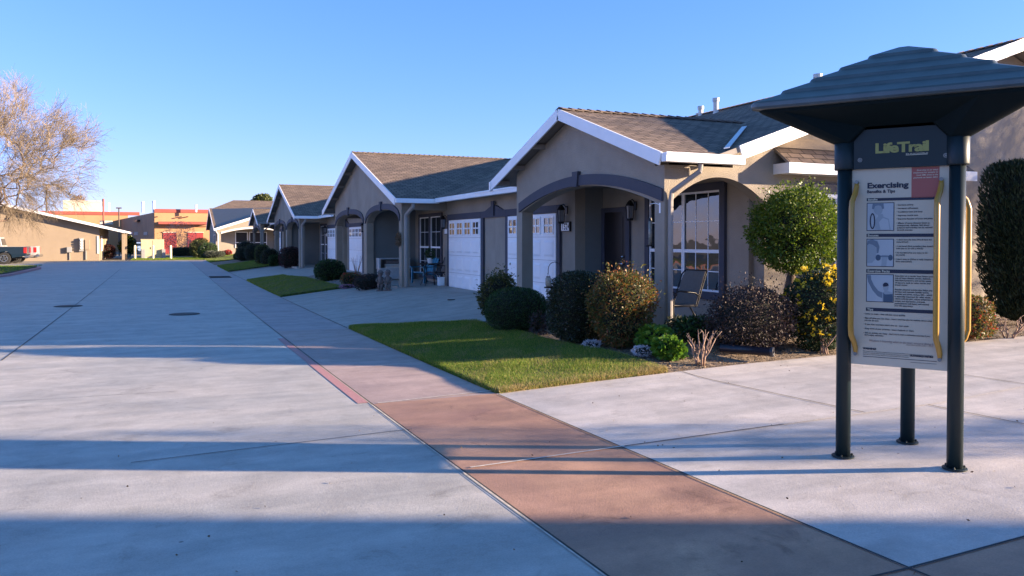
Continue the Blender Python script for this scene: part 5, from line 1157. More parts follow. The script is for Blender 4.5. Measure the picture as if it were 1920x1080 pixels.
def adirondack(x, y, z, rz):
    r = empty('adirondack_chair', (x, y, z), 'bright teal blue plastic garden chair on the second porch', 'chair', None, rz)
    s = MB(); s.prism([(-.28, -.26, .36), (-.28, .26, .36), (.2, .26, .25), (.2, -.26, .25)], (0, 0, .03)); s.make('seat', MT['teal'], r)
    s = MB()
    for k in range(5): y0 = -.25 + k * .102; s.prism([(.18, y0, .25), (.18, y0 + .094, .25), (.46, y0 + .094, .88 - abs(k - 2) * .03), (.46, y0, .88 - abs(k - 2) * .03)], (.025, 0, 0))
    s.make('backrest', MT['teal'], r)
    for sd in (-1, 1):
        s = MB(); s.box(-.36, .3, sd * .31 - .05, sd * .31 + .05, .53, .56); s.make('arm', MT['teal'], r)
        s = MB(); s.box(-.3, -.24, sd * .3 - .02, sd * .3 + .02, 0, .53); s.make('leg', MT['teal'], r); s = MB(); s.prism([(.2, sd * .3 - .02, .27), (.26, sd * .3 - .02, .27), (.46, sd * .3 - .02, 0), (.38, sd * .3 - .02, 0)], (0, .04, 0)); s.make('leg', MT['teal'], r)
    return r
adirondack(x, y, 0.145, R(25))
x, y = xy(821, 26.0); sling_chair(x, y, 0.145, R(10), 'brown high-back sling chair beside the garage corner of the second porch')
x, y = xy(806, 25.2)
r = empty('patio_table', (x, y, 0.145), 'round dark metal table on the second porch', 'table')
s = MB(); s.lathe([(.38, .68), (.4, .69), (.4, .71), (.38, .715)], n=28); s.make('table_top', MT['black'], r)
for k in range(4):
    a = R(45 + 90 * k); s = MB(); s.tube([(.34 * math.cos(a), .34 * math.sin(a), 0), (.2 * math.cos(a), .2 * math.sin(a), .35), (.3 * math.cos(a), .3 * math.sin(a), .69)], .012, 6); s.make('leg', MT['black'], r)
def potplant(x, y, z, label, mat, r_, h, leaf, ph, pr, n_=400, flower=None, name='potted_plant'):
    r = empty(name, (x, y, z), label, 'potted plant')
    s = MB(); s.lathe([(r_ * .7, 0), (r_, h), (r_ * 1.08, h), (r_ * 1.08, h + .02), (r_ * .9, h + .02), (r_ * .88, h - .02)], n=20); s.make('pot', mat, r)
    P, D = shell(n_, (pr, pr, ph / 2), 3, .25); P[:, 2] += h + ph * .45
    V = leafquads(P, D, pr * .5, .5, .7); npmesh('foliage', V, 4, leaf, r)
    if flower: P, D = shell(60, (pr, pr, ph / 2), 4, .2, bottom=0); P[:, 2] += h + ph * .5; npmesh('flowers', leafquads(P, D, .06, .9, .6), 4, flower, r)
    return r
x2, y2 = xy(806, 25.2); potplant(x2, y2, 0.145 + .717, 'white pot with a dark plant on the round metal table', MT['white'], .09, .15, L['boxwood'], .3, .13)
x, y = gnd(708, 521); potplant(x, y, H(x, y), 'white pot of pale flowers beside the cabinet', MT['offwhite'], .12, .28, L['boxwood'], .25, .17, flower=L['wflower'])
x, y = gnd(694, 523); z = H(x, y)
s = MB(); s.ball((0, 0, .12), .13); s.ball((0, 0, .31), .09); s.lathe([(.07, .38), (.05, .39), (.05, .46)], n=12); o = s.make('garden_ornament', MT['white'], smooth=True); o.location = (x, y, z); tag(o, 'small white round garden ornament among the porch plants', 'ornament')
def statue(px, py, label, mir):
    x, y = gnd(px, py); g = MB()
    g.tube([(0, 0, 0), (0, 0, .04)], [.13, .12], 12)
    for sd in (-1, 1): g.tube([(.04 * sd, 0, .03), (.05 * sd, -.02, .14), (.04 * sd, 0, .25)], [.035, .04, .055], 8)
    g.tube([(0, 0, .22), (0, 0, .34), (0, 0, .42), (0, 0, .46)], [.085, .08, .075, .035], 10)
    for sd in (-1, 1): g.tube([(.07 * sd, 0, .41), (.12 * sd, -.03, .32), (.07 * sd, -.09, .28)], [.03, .026, .02], 8)
    g.ball((0, 0, .53), .08, 12, (1, 1, 1.05)); g.lathe([(.12, .56), (.08, .59), (.06, .63), (.01, .65)], (0, 0, 0), 12)
    o = g.make('garden_statue', MT['stone'], smooth=True); o.location = (x, y, H(x, y)); o.rotation_euler = (0, 0, R(-30 + mir)); tag(o, label, 'statue', 'pair of garden statues'); return o
statue(713, 545.5, 'stone child statue on the flower bed side of its pair', 0); statue(727, 545, 'stone child statue nearer the white porch post', 20)
x, y = 8.05, 23.62
s = MB(); s.box(-.09, .09, -.1, .1, 0, .24); s.box(-.1, .1, -.11, .11, .24, .27); o = s.make('white_box', MT['white'], bevel=.01); o.location = (7.98, 23.78, H(7.98, 23.78) + .01); tag(o, 'small white box on the ground at the garage corner', 'box')
x, y = 6.63, 23.98
r = empty('wreath', (6.66, 24.0, 1.62), 'dried wreath hanging on the porch post of the two-arched house', 'wreath')
P = []
for k in range(900): a = rng.uniform(0, 6.28); rr = .12 + rng.normal(0, .03); P.append((rng.normal(0, .025), rr * math.cos(a), rr * 1.25 * math.sin(a)))
npmesh('twigs', leafquads(np.array(P), unit(rng.normal(0, 1, (900, 3))), .06, .3, .5), 4, L['litter'], r)

# bed of the two-arched houses
G2 = 'shrubs in the beds of the farther houses'
def at(px, py, dyy=0.3): x, y = gnd(px, py); return x, y + dyy
x, y = at(621, 527); bush('round_shrub', x, y, .56, .5, .80, 4500, .06, L['boxwood'], 'leafy dark green shrub on gravel in front of the two-arched house', group=G2, amp=.13)
x, y = at(663, 535); bush('burgundy_shrub', x, y, .36, .33, .40, 1500, .05, L['nandina'], 'low reddish shrub next to the gravel of the two-arched house', group=G2, amp=.2, extra=(L['rflower'], .03, .04, .4))
x, y = at(695, 543); bush('dark_shrub', x, y, .50, .35, .45, 2200, .05, L['purple'], 'low dark spreading shrub beside the stone statues', group=G2, amp=.2)
x, y = at(652, 541, .1); bush('pink_flowers', x, y, .26, .14, .12, 500, .035, L['pflower'], 'low pink flowers at the gravel edge', 'flowers', amp=.2)
x, y = at(672, 521); 
g = MB(); gg = random.Random(2)
for i in range(9): a = gg.uniform(0, 6.28); g.tube([(0, 0, 0), (.12 * math.cos(a), .12 * math.sin(a), .45), (.22 * math.cos(a), .22 * math.sin(a), .8 + gg.uniform(-.1, .1))], [.012, .008, .004], 5)
o = g.make('bare_shrub', MT['deadstem']); o.location = (x, y, H(x, y)); tag(o, 'leafless twiggy shrub in front of a white garage door', 'shrub')
for (px, py, rx, h, mat, lab, nm) in ((546, 502, .60, 1.12, 'burgundy', 'burgundy leaved shrub before the third house', 'burgundy_shrub'), (517, 499, .36, .62, 'boxwood', 'small round green shrub next to the burgundy one', 'round_shrub'),
        (507, 497, .50, 1.0, 'darkbox', 'dark dome shrub behind the small round one', 'clipped_shrub'), (493, 496, .48, 1.3, 'fargreen', 'yellowish green upright shrub beyond the dark dome', 'upright_shrub'),
        (475, 488.5, .62, 1.25, 'darkbox', 'dark boxy clipped shrub beside the last gabled porch', 'clipped_shrub'), (458, 489, .62, 1.05, 'darkbox', 'dark rounded clipped shrub at the front of the last porch', 'clipped_shrub'),
        (461, 486.5, .72, 1.5, 'darkbox', 'darkest boxy shrub at the back of the last porch bed', 'clipped_shrub'), (446, 487, .3, .5, 'fargreen', 'small green shrub at the lawn end of the last bed', 'round_shrub')):
    x, y = at(px, py, .5); bush(nm, x, y, rx, rx * .9, h, 3500, .07, L[mat], lab, group=G2, amp=.07, box=2.7, core=.9)

# ------------------------------------------------------------------ far end of the road
class WallPlane:
    def __init__(s, a, b):
        s.a = Vector(a); s.t = (Vector(b) - s.a).normalized(); s.n = Vector((s.t.y, -s.t.x))
        if s.n.dot(s.a) > 0: s.n = -s.n
    def at(s, px, py):
        u = (px - 960) / FPX; d = Vector((sy + cy * u, cy - sy * u)); lam = s.a.dot(s.n) / d.dot(s.n)
        p = d * lam; return (p.x, p.y, CAMZ + (HOR - py) / FPX * lam)
    def quad(s, mb, px0, px1, y0, y1, d0, d1, zb=None):
        """rectangle on the wall between two photo columns, heights taken at px0"""
        a = s.at(px0, y0); b = s.at(px1, y0); zt = a[2]; z0 = s.at(px0, y1)[2] if zb is None else zb; n3 = Vector((s.n.x, s.n.y, 0))
        P = [Vector((a[0], a[1], z0)), Vector((b[0], b[1], z0)), Vector((b[0], b[1], zt)), Vector((a[0], a[1], zt))]
        mb.prism([tuple(p + n3 * d0) for p in P], n3 * (d1 - d0))
O1 = xy(290, 110)
root = empty('industrial_building', (O1[0], O1[1], -0.3), 'long orange block building with red parapet bands at the end of the road', 'building'); oo = (O1[0], O1[1], -0.3)
A = WallPlane(O1, (O1[0] + 5, O1[1])); Bw = WallPlane(xy(228, 146), xy(290, 110)); CY = xy(228, 146)[1]; Cw = WallPlane((-20, CY), (0, CY))
def part(nm, mat, fn): g = MB(); fn(g); return g.make(nm, mat, root, oo)
part('wall', MT['orange'], lambda g: A.quad(g, 290, 430, 398, 0, -8, 0, -0.4)); part('parapet', MT['redband'], lambda g: A.quad(g, 290, 430, 391.5, 398, -8, .1))
part('wall', MT['tan'], lambda g: Bw.quad(g, 228, 289.8, 411, 0, -1, .05, -0.4))
part('wall', MT['orange'], lambda g: Cw.quad(g, -60, 240, 400, 0, -1, 0, -0.4)); part('parapet', MT['redband'], lambda g: Cw.quad(g, -60, 262, 393.5, 400, -1, .12))
part('canopy', MT['redband'], lambda g: A.quad(g, 297.5, 388, 415.5, 420.3, .0, 1.3))
part('canopy_shade', MT['tan'], lambda g: A.quad(g, 292, 390, 420.3, 424.0, .0, .25))  # tan strip painting the shade just below the canopy
part('roll_door', MT['reddoor'], lambda g: A.quad(g, 306, 331, 436, 0, .0, .08, -0.3)); part('roll_door', MT['reddoor'], lambda g: A.quad(g, 352, 381, 436, 0, .0, .08, -0.3))
part('door_frame', MT['cream'], lambda g: (A.quad(g, 305, 332, 434.6, 436, 0, .15), A.quad(g, 351, 382, 434.6, 436, 0, .15)))
for px in (253, 271): part('window', MT['greybox'], lambda g, px=px: Bw.quad(g, px, px + 7, 435, 441, .05, .12))
part('wall_light', MT['black'], lambda g: Bw.quad(g, 258, 264, 413, 416, .05, .5))
for px in (295, 340, 352): part('wall_light', MT['poleb'], lambda g, px=px: A.quad(g, px - 1.4, px + 1.4, 405.5, 407, .0, .6))
def roofthing(nm, label, cat, px, y0, y1, lam, wpx, mat, round_=True, group=None):
    x, y = xy(px, lam); z0, z1 = zat(y1, lam), zat(y0, lam); w_ = wpx / FPX * lam
    g = MB()
    if round_: g.lathe([(w_ / 2, 0), (w_ / 2, (z1 - z0) * .88), (w_ * .62, (z1 - z0) * .88), (w_ * .62, z1 - z0), (.02, z1 - z0 + .04)], n=14)
    else: g.box(-w_ / 2, w_ / 2, -1.5, 1.5, 0, z1 - z0); g.box(-w_ / 2 - .05, w_ / 2 + .05, -1.55, 1.55, z1 - z0 - .25, z1 - z0 - .15); g.box(-w_ * .2, w_ * .2, -1.54, -1.5, .5, (z1 - z0) * .6)
    o = g.make(nm, mat, bevel=0 if round_ else .12); o.location = (x, y, z0); return tag(o, label, cat, group)
roofthing('flue_pipe', 'white flue pipe standing over the tan wall corner', 'pipe', 289, 377, 398, 111, 4.5, MT['white'], group='flue pipes on the orange building')
roofthing('flue_pipe', 'white flue pipe beside the corner one on the orange roof', 'pipe', 268.5, 378.5, 398, 118, 4.5, MT['white'], group='flue pipes on the orange building')
roofthing('flue_pipe', 'short white flue pipe near the lit far house', 'pipe', 368, 384, 397.5, 111, 3.5, MT['white'], group='flue pipes on the orange building')
roofthing('flue_pipe', 'slim white flue pipe beside the dark red pole', 'pipe', 205, 380, 398, 150, 2.6, MT['white'], group='flue pipes on the orange building')
roofthing('rooftop_unit', 'large cream rooftop enclosure behind the bare tree', 'rooftop unit', 156, 376.5, 400, 149, 62, MT['cream'], False)
roofthing('rooftop_unit', 'small cream rooftop box above the beige house roof', 'rooftop unit', 200, 414, 421, 120, 20, MT['cream'], False)
roofthing('pole', 'dark red square pole rising before the orange building', 'pole', 194.5, 373, 487, 112, 3.0, MT['redband'])
# beige gabled house across the end
D0 = (-5.9, 86.7, -0.33); root = empty('house', D0, 'beige stucco house with a broad low gable and electric meters behind the pickups', 'house')
def dpart(nm, mat, fn, bev=0): g = MB(); fn(g); return g.make(nm, mat, root, D0, bevel=bev)
dz = lambda x: 5.0 - abs(x + 13.8) * 0.245
dpart('wall', MT['beige'], lambda g: g.prism([(-5.9, 86.7, -.4), (-5.9, 86.7, dz(-5.9) - .15), (-13.8, 86.7, 4.85), (-24, 86.7, dz(-24) - .15), (-24, 86.7, -.4)], (0, 14, 0)))
def droof(g):
    roofpoly(g, [(-13.8, 85.9, 5.0), (-3.6, 85.9, dz(-3.6)), (-3.6, 101, dz(-3.6)), (-13.8, 101, 5.0)], (0, 1, 0), .1)
    roofpoly(g, [(-13.8, 85.9, 5.0), (-25, 85.9, dz(-25)), (-25, 101, dz(-25)), (-13.8, 101, 5.0)], (0, 1, 0), .1)
dpart('roof', [MT['roof2'], MT['soffit']], droof)
dpart('fascia', MT['white'], lambda g: (g.beam((-3.6, 85.88, dz(-3.6) - .1), (-13.8, 85.88, 4.9), .04, .24), g.beam((-25, 85.88, dz(-25) - .1), (-13.8, 85.88, 4.9), .04, .24), g.box(-3.6, -3.5, 85.9, 101, dz(-3.6) - .2, dz(-3.6) - .02)))
for yy_ in (87.0, 92, 97): dpart('porch_post', MT['beige'], lambda g, yy_=yy_: g.box(-3.95, -3.7, yy_, yy_ + .25, -.35, 2.4))
dpart('window', MT['white'], lambda g: (g.box(-5.9, -5.85, 88.2, 90.0, .5, 2.0)))
dpart('window', MT['white'], lambda g: (g.box(-6.1, -5.95, 86.64, 86.7, .3, 2.0)))
Dw = WallPlane((-5.9, 86.7), (-24, 86.7))
dpart('meter_panel', MT['greybox'], lambda g: Dw.quad(g, 149, 157, 446, 471, 0, .25))
for k in range(4):
    c = Dw.at(153.5, 450 + k * 5); g = MB(); g.tube([(c[0], 86.46, c[2]), (c[0], 86.28, c[2])], .11, 12); g.make('meter', MT['offwhite'], root, D0)
dpart('meter_panel', MT['beige'], lambda g: Dw.quad(g, 160, 168, 449, 468, 0, .22)); dpart('meter_panel', MT['greybox'], lambda g: Dw.quad(g, 126, 135, 463, 473, 0, .3)); dpart('conduit', MT['greybox'], lambda g: (Dw.quad(g, 160.5, 162, 468, 487, 0, .12), Dw.quad(g, 130, 131, 473, 487, 0, .1)))
# far lit house, the same design as the nearest one
o5 = (8.0, 92.0, 0.0)
root = empty('house', o5, 'sunlit far house with a broad white-edged gable and an arched porch across the side street', 'house')
def fpart(nm, mat, fn, bev=0, par=None): g = MB(); fn(g); return g.make(nm, mat, par or root, o5, bevel=bev)
fz = lambda x: 2.75 + (x - 4.75) * 0.34 if x < 12 else 2.75 + (19.25 - x) * 0.34
A_ = arc_pts(5.3, 12.2, 2.25, 2.80)
fpart('side_wall', MT['stucco'], lambda g: g.prism([(5.3, 87.6, -.3), (4.95, 87.6, -.3), (4.95, 87.6, fz(4.95) - .15), (12, 87.6, fz(12) - .15), (19, 87.6, fz(19) - .15), (19, 87.6, -.3), (12.2, 87.6, -.3)] + [(p[0], 87.6, p[1]) for p in A_[::-1]], (0, .3, 0)))
fpart('arch_band', MT['offwhite'], lambda g: [g.prism([(p[0], 87.56, p[1]), (q[0], 87.56, q[1]), (q[0], 87.56, q[1] + .2), (p[0], 87.56, p[1] + .2)], (0, .038, 0)) for p, q in zip(A_[:-1], A_[1:])])
fpart('porch_wall', MT['stucco'], lambda g: g.box(4.95, 19, 90.2, 90.4, -.3, 2.75))
fpart('front_wall', MT['stucco'], lambda g: g.prism([(4.95, 90.4, -.3), (4.95, 90.4, 3.2), (4.95, 97, 5.1), (4.95, 103.5, 3.0), (4.95, 103.5, -.3)], (.25, 0, 0)))
fpart('porch_ceiling', MT['soffit'], lambda g: g.box(4.95, 14, 87.9, 90.2, 2.82, 2.86))
fpart('porch_floor', MT['drive'], lambda g: g.box(4.8, 14, 87.4, 90.2, -.2, .16))
for (a_, b_) in ((6.9, 8.2), (8.35, 10.2)):
    wn = fpart('window', MT['white'], lambda g: (g.box(a_, a_ + .08, 90.12, 90.2, .75, 2.5), g.box(b_ - .08, b_, 90.12, 90.2, .75, 2.5), g.box(a_ + .08, b_ - .08, 90.12, 90.2, 2.42, 2.5), g.box(a_ + .08, b_ - .08, 90.12, 90.2, .75, .83), g.box(a_ + .08, b_ - .08, 90.12, 90.2, 1.3, 1.38)))
    fpart('pane', MT['screen'], lambda g: g.box(a_ + .08, b_ - .08, 90.16, 90.195, .83, 2.42), par=wn)
fpart('front_door', MT['door'], lambda g: g.box(11.0, 12.0, 90.14, 90.2, .16, 2.3))
fpart('window', MT['white'], lambda g: (g.box(4.88, 4.95, 91.2, 91.3, .3, 2.2), g.box(4.88, 4.95, 93.2, 93.3, .3, 2.2), g.box(4.88, 4.95, 91.3, 93.2, .3, .4), g.box(4.88, 4.95, 91.3, 93.2, 2.1, 2.2)))
fpart('pane', MT['screen'], lambda g: g.box(4.91, 4.95, 91.3, 93.2, .4, 2.1))
def r5(g):
    roofpoly(g, [(4.6, 87.2, 2.75), (12, 87.2, 2.75 + 7.25 * .34), (12, 96.8, 5.25), (4.6, 96.8, 5.25)], (1, 0, 0))
    roofpoly(g, [(4.6, 104, 2.9), (4.6, 96.8, 5.25), (12, 96.8, 5.25), (12, 104, 2.9)], (1, 0, 0))
    roofpoly(g, [(12, 87.2, fz(12)), (19.3, 87.2, fz(19.3)), (19.3, 104, fz(19.3)), (12, 104, fz(12))], (0, 1, 0))
    roofpoly(g, [(4.9, 96.9, 5.2), (19, 96.9, 5.2), (16, 101.5, 6.45), (7.6, 101.5, 6.45)], (1, 0, 0)); roofpoly(g, [(4.9, 96.9, 5.2), (7.6, 101.5, 6.45), (4.9, 106, 5.2)], (0, 1, 0))
fpart('roof', [MT['roof2'], MT['soffit']], r5)
fpart('fascia', MT['white'], lambda g: (g.beam((4.6, 87.18, 2.66), (12, 87.18, fz(12) - .09), .04, .24), g.beam((19.3, 87.18, fz(19.3) - .09), (12, 87.18, fz(12) - .09), .04, .24)))
fpart('gable_fascia', MT['white'], lambda g: (g.beam((4.58, 87.2, 2.66), (4.58, 96.8, 5.16), .04, .24), g.beam((4.58, 104, 2.8), (4.58, 96.8, 5.16), .04, .24)))
fpart('downspout', MT['offwhite'], lambda g: g.tube([(4.75, 87.15, 2.6), (5.0, 87.5, 2.2), (5.0, 87.5, 0)], .06, 6))
sheet('lawn', MT['turf'], rng_y(81.5, 92, 1.0), -3.0, 3.4, 5, 0.05, skirt=.08)
tag(npmesh('grass', (lambda P, hh: np.stack([P - [.02, 0, 0], P + [.02, 0, 0], P + np.stack([rng.normal(0, .02, len(P)), rng.normal(0, .02, len(P)), hh], 1)], 1).reshape(-1, 3))(np.stack([rng.uniform(-3, 3.4, 9000), rng.uniform(81.5, 92, 9000), np.full(9000, -.255)], 1), rng.uniform(.03, .07, 9000)), 3, L['grass']), None, None, None, 'stuff')
x, y = xy(286, 81)
r = empty('utility_cabinet', (x, y, -.27), 'large tan utility cabinet behind the cream bollards', 'utility cabinet')
s = MB(); s.box(-1.08, 1.08, -.7, .7, .12, 1.92); s.box(-1.1, 1.1, -.72, .72, 1.92, 1.97); s.make('body', MT['cabinet'], r, bevel=.02)
s = MB(); s.box(-1.12, 1.12, -.74, .74, 0, .12); s.make('plinth', MT['cream'], r)
for sx in (-.54, .54): s = MB(); s.box(sx - .5, sx + .5, -.725, -.7, .2, 1.85); d_ = s.make('door', MT['cabinet'], r); s = MB(); s.box(sx * .3 - .02, sx * .3 + .02, -.76, -.725, .95, 1.15); s.make('handle', MT['black'], d_)
for sx in (-.85, 1.05): s = MB(); s.box(sx - .16, sx + .16, -1.0, -.75, .05, .95); s.make('side_box', MT['greybox'], r)
for k, (px, lab) in enumerate(((253, 'cream bollard farthest from the lit house, beside the parked blue car'), (287, 'cream bollard in front of the utility cabinet doors'), (320, 'cream bollard on the lit house side of the utility cabinet'))):
    x, y = xy(px, 78.5); g = MB(); g.lathe([(.11, 0), (.11, 1.32), (.08, 1.38), (.02, 1.4)], n=14); o = g.make('bollard', MT['bollard'], smooth=False); o.location = (x, y, H(x, y)); tag(o, lab, 'bollard', 'bollards around the utility cabinet')
# island with red kerb, tree, lamp
def isl():
    pts = [(-30, 45.5), (-9.5, 45.5), (-8.3, 46.0), (-7.7, 47.2), (-7.5, 49), (-7.5, 60), (-7.8, 62.0), (-8.8, 63.2), (-11, 63.8), (-30, 63.8)]
    return pts
pts = isl(); g = MB(); g.prism([(p[0], p[1], -.32) for p in pts], (0, 0, .14)); tag(g.make('kerb', MT['red'], bevel=.02), None, None, None, 'structure')
cx_ = [(-30 if p[0] == -30 else p[0] - .22, p[1] + (.22 if p[1] < 55 else -.22)) for p in pts]
g = MB(); g.prism([(p[0], p[1], -.2) for p in cx_], (0, 0, .06)); tag(g.make('lawn', MT['turf']), None, None, None, 'structure')
n_ = 14000; P = np.stack([rng.uniform(-18, -7.8, n_), rng.uniform(45.9, 63, n_), np.full(n_, -.145)], 1); hh = rng.uniform(.03, .07, n_)
tag(npmesh('grass', np.stack([P - [.015, 0, 0], P + [.015, 0, 0], P + np.stack([rng.normal(0, .02, n_), rng.normal(0, .02, n_), hh], 1)], 1).reshape(-1, 3), 3, L['grass']), None, None, None, 'stuff')

def bare_tree(px, lam, label, rx=6.9, rz=5.0, zc=7.9, seed=11, z0=2.4, targets=560, ntw=10000):
    x, y = xy(px, lam); z = H(x, y); g0 = np.random.default_rng(seed)
    root = empty('bare_tree', (x, y, z), label, 'tree')
    pts = [np.array([0, 0, -.1]), np.array([.05, 0, 1.2]), np.array([.1, .05, z0])]; par = [-1, 0, 1]
    T = unit(g0.normal(0, 1, (targets, 3))) * (g0.uniform(.12, 1.0, (targets, 1)) ** .55) * np.array([rx, rx, rz]); T = T[T[:, 2] > -rz * .92]
    T *= lump(unit(T), 5, .16)[:, None]
    T[:, 2] += zc; T = T[np.argsort(np.linalg.norm(T - np.array([0, 0, z0]), axis=1))]
    root_d = np.array([0, 0, z0])
    for t_ in T:
        Q = np.array(pts); d = np.linalg.norm(Q - t_, axis=1) + .45 * np.linalg.norm(Q - root_d, axis=1); d[:2] += 50
        i = int(np.argmin(d)); a = Q[i]; ln = np.linalg.norm(t_ - a); n = max(2, int(ln / .55)); prev = i
        up = np.array([0, 0, 1.]) * ln * .16; off = g0.normal(0, .05, 3) * ln
        for k in range(1, n + 1):
            f = k / n; q = a + (t_ - a) * f + (up + off) * math.sin(math.pi * f) ; q = q + g0.normal(0, .05, 3) * min(1, ln)
            pts.append(q); par.append(prev); prev = len(pts) - 1
    Q = np.array(pts); n = len(Q); area = np.zeros(n); kids = np.zeros(n)
    for i in range(n - 1, 0, -1):
        if area[i] == 0: area[i] = .013 ** 2.2
        area[par[i]] += area[i]
    rad = area ** (1 / 2.2); rad = np.minimum(rad, .27)
    A = Q[1:]; Bp = Q[np.array(par[1:])]; ra = rad[1:]; rb = np.minimum(rad[np.array(par[1:])], ra * 1.5)
    big = ra > .03
    g = MB()
    for a, b, r1, r2 in zip(A[big], Bp[big], ra[big], rb[big]): g.tube([tuple(b), tuple(a)], [r2, r1], 7)
    g.make('trunk', MT['limb'], root, smooth=True)
    SA = [Bp[~big]]; SB = [A[~big]]; R1 = [rb[~big]]; R2 = [ra[~big]]
    # fine twigs
    cand = np.where(rad < .055)[0]; pk = g0.choice(cand, ntw); s = Q[pk] + g0.normal(0, .12, (ntw, 3))
    out = unit(Q[pk] - np.array([0, 0, zc - 2.0])); d = unit(out * 1.0 + g0.normal(0, .55, (ntw, 3)))
    low = np.clip((zc + .5 - s[:, 2]) / 4.0, 0, 1)[:, None]
    p0 = s; r = np.full(ntw, .009)
    for k in range(4):
        d = unit(d + g0.normal(0, .2, (ntw, 3)) + np.array([0, 0, -.30]) * low + np.array([0, 0, .10]) * (1 - low)); ln = g0.uniform(.18, .42, (ntw, 1)); p1 = p0 + d * ln
        SA.append(p0); SB.append(p1); R1.append(r); r2 = r * .82; R2.append(r2)
        if k in (1, 2):
            sd = unit(d + g0.normal(0, .7, (ntw, 3))); SA.append(p1); SB.append(p1 + sd * ln * 1.3); R1.append(r2); R2.append(r2 * .7)
        p0, r = p1, r2
    A = np.concatenate(SA); B = np.concatenate(SB); ra = np.concatenate(R1)[:, None]; rb = np.concatenate(R2)[:, None]
    d = unit(B - A); u = unit(np.cross(d, np.array([0.3, .2, 1.0]))); v = np.cross(d, u); off = [u, -.5 * u + .87 * v, -.5 * u - .87 * v]; O = []
    for i in range(3): j = (i + 1) % 3; O.append(np.stack([A + off[i] * ra, A + off[j] * ra, B + off[j] * rb, B + off[i] * rb], 1))
    npmesh('twigs', np.stack(O, 1).reshape(-1, 3), 4, MT['twig'], root); return root
bt = bare_tree(-28, 54, 'wide leafless tree with a haze of tan twigs over the grass island')
def polelamp(px, lam, ytop, lab):
    x, y = xy(px, lam); z = H(x, y); h = zat(ytop, lam) - z
    r = empty('lamp_post', (x, y, z), lab, 'lamp post', 'dark lamp posts at the road end')
    g = MB(); g.tube([(0, 0, 0), (0, 0, h)], [.09, .07], 8); g.make('pole', MT['poleb'], r); g = MB(); g.box(-.3, .3, -.2, .2, h, h + .14); g.make('lamp_head', MT['poleb'], r)
polelamp(88, 76, 348, 'dark brown lamp post between the bare tree and the beige house wall'); polelamp(223.5, 95, 391, 'dark brown lamp post before the orange building')
# pickups
def wheel(root, x, y, sd):
    g = MB(); prof = [(.22, -.11), (.36, -.11), (.385, -.07), (.385, .07), (.36, .11), (.22, .11)]
    vs = []; fs = []; k = 24
    for r_, o_ in prof:
        for i in range(k): a = 2 * math.pi * i / k; vs.append((x + r_ * math.cos(a), y + o_, .385 + r_ * math.sin(a)))
    for i in range(len(prof) - 1):
        for j in range(k): fs.append((i * k + j, i * k + (j + 1) % k, (i + 1) * k + (j + 1) % k, (i + 1) * k + j))
    fs += [tuple(range(k)), tuple((len(prof) - 1) * k + j for j in range(k))]; g.add(vs, fs); w_ = g.make('wheel', MT['rubber'], root)
    g = MB(); yo = y + sd * .115
    for i in range(k):
        a, b = 2 * math.pi * i / k, 2 * math.pi * (i + 1) / k; g.prism([(x + r_ * math.cos(q), yo, .385 + r_ * math.sin(q)) for r_, q in ((.19, a), (.225, a), (.225, b), (.19, b))], (0, sd * .02, 0))
    for i in range(5): a = R(90 + 72 * i); g.beam((x + .03 * math.cos(a), yo, .385 + .03 * math.sin(a)), (x + .2 * math.cos(a), yo, .385 + .2 * math.sin(a)), .03, .06, (0, 1, 0))
    g.make('rim', MT['chrome'], w_)
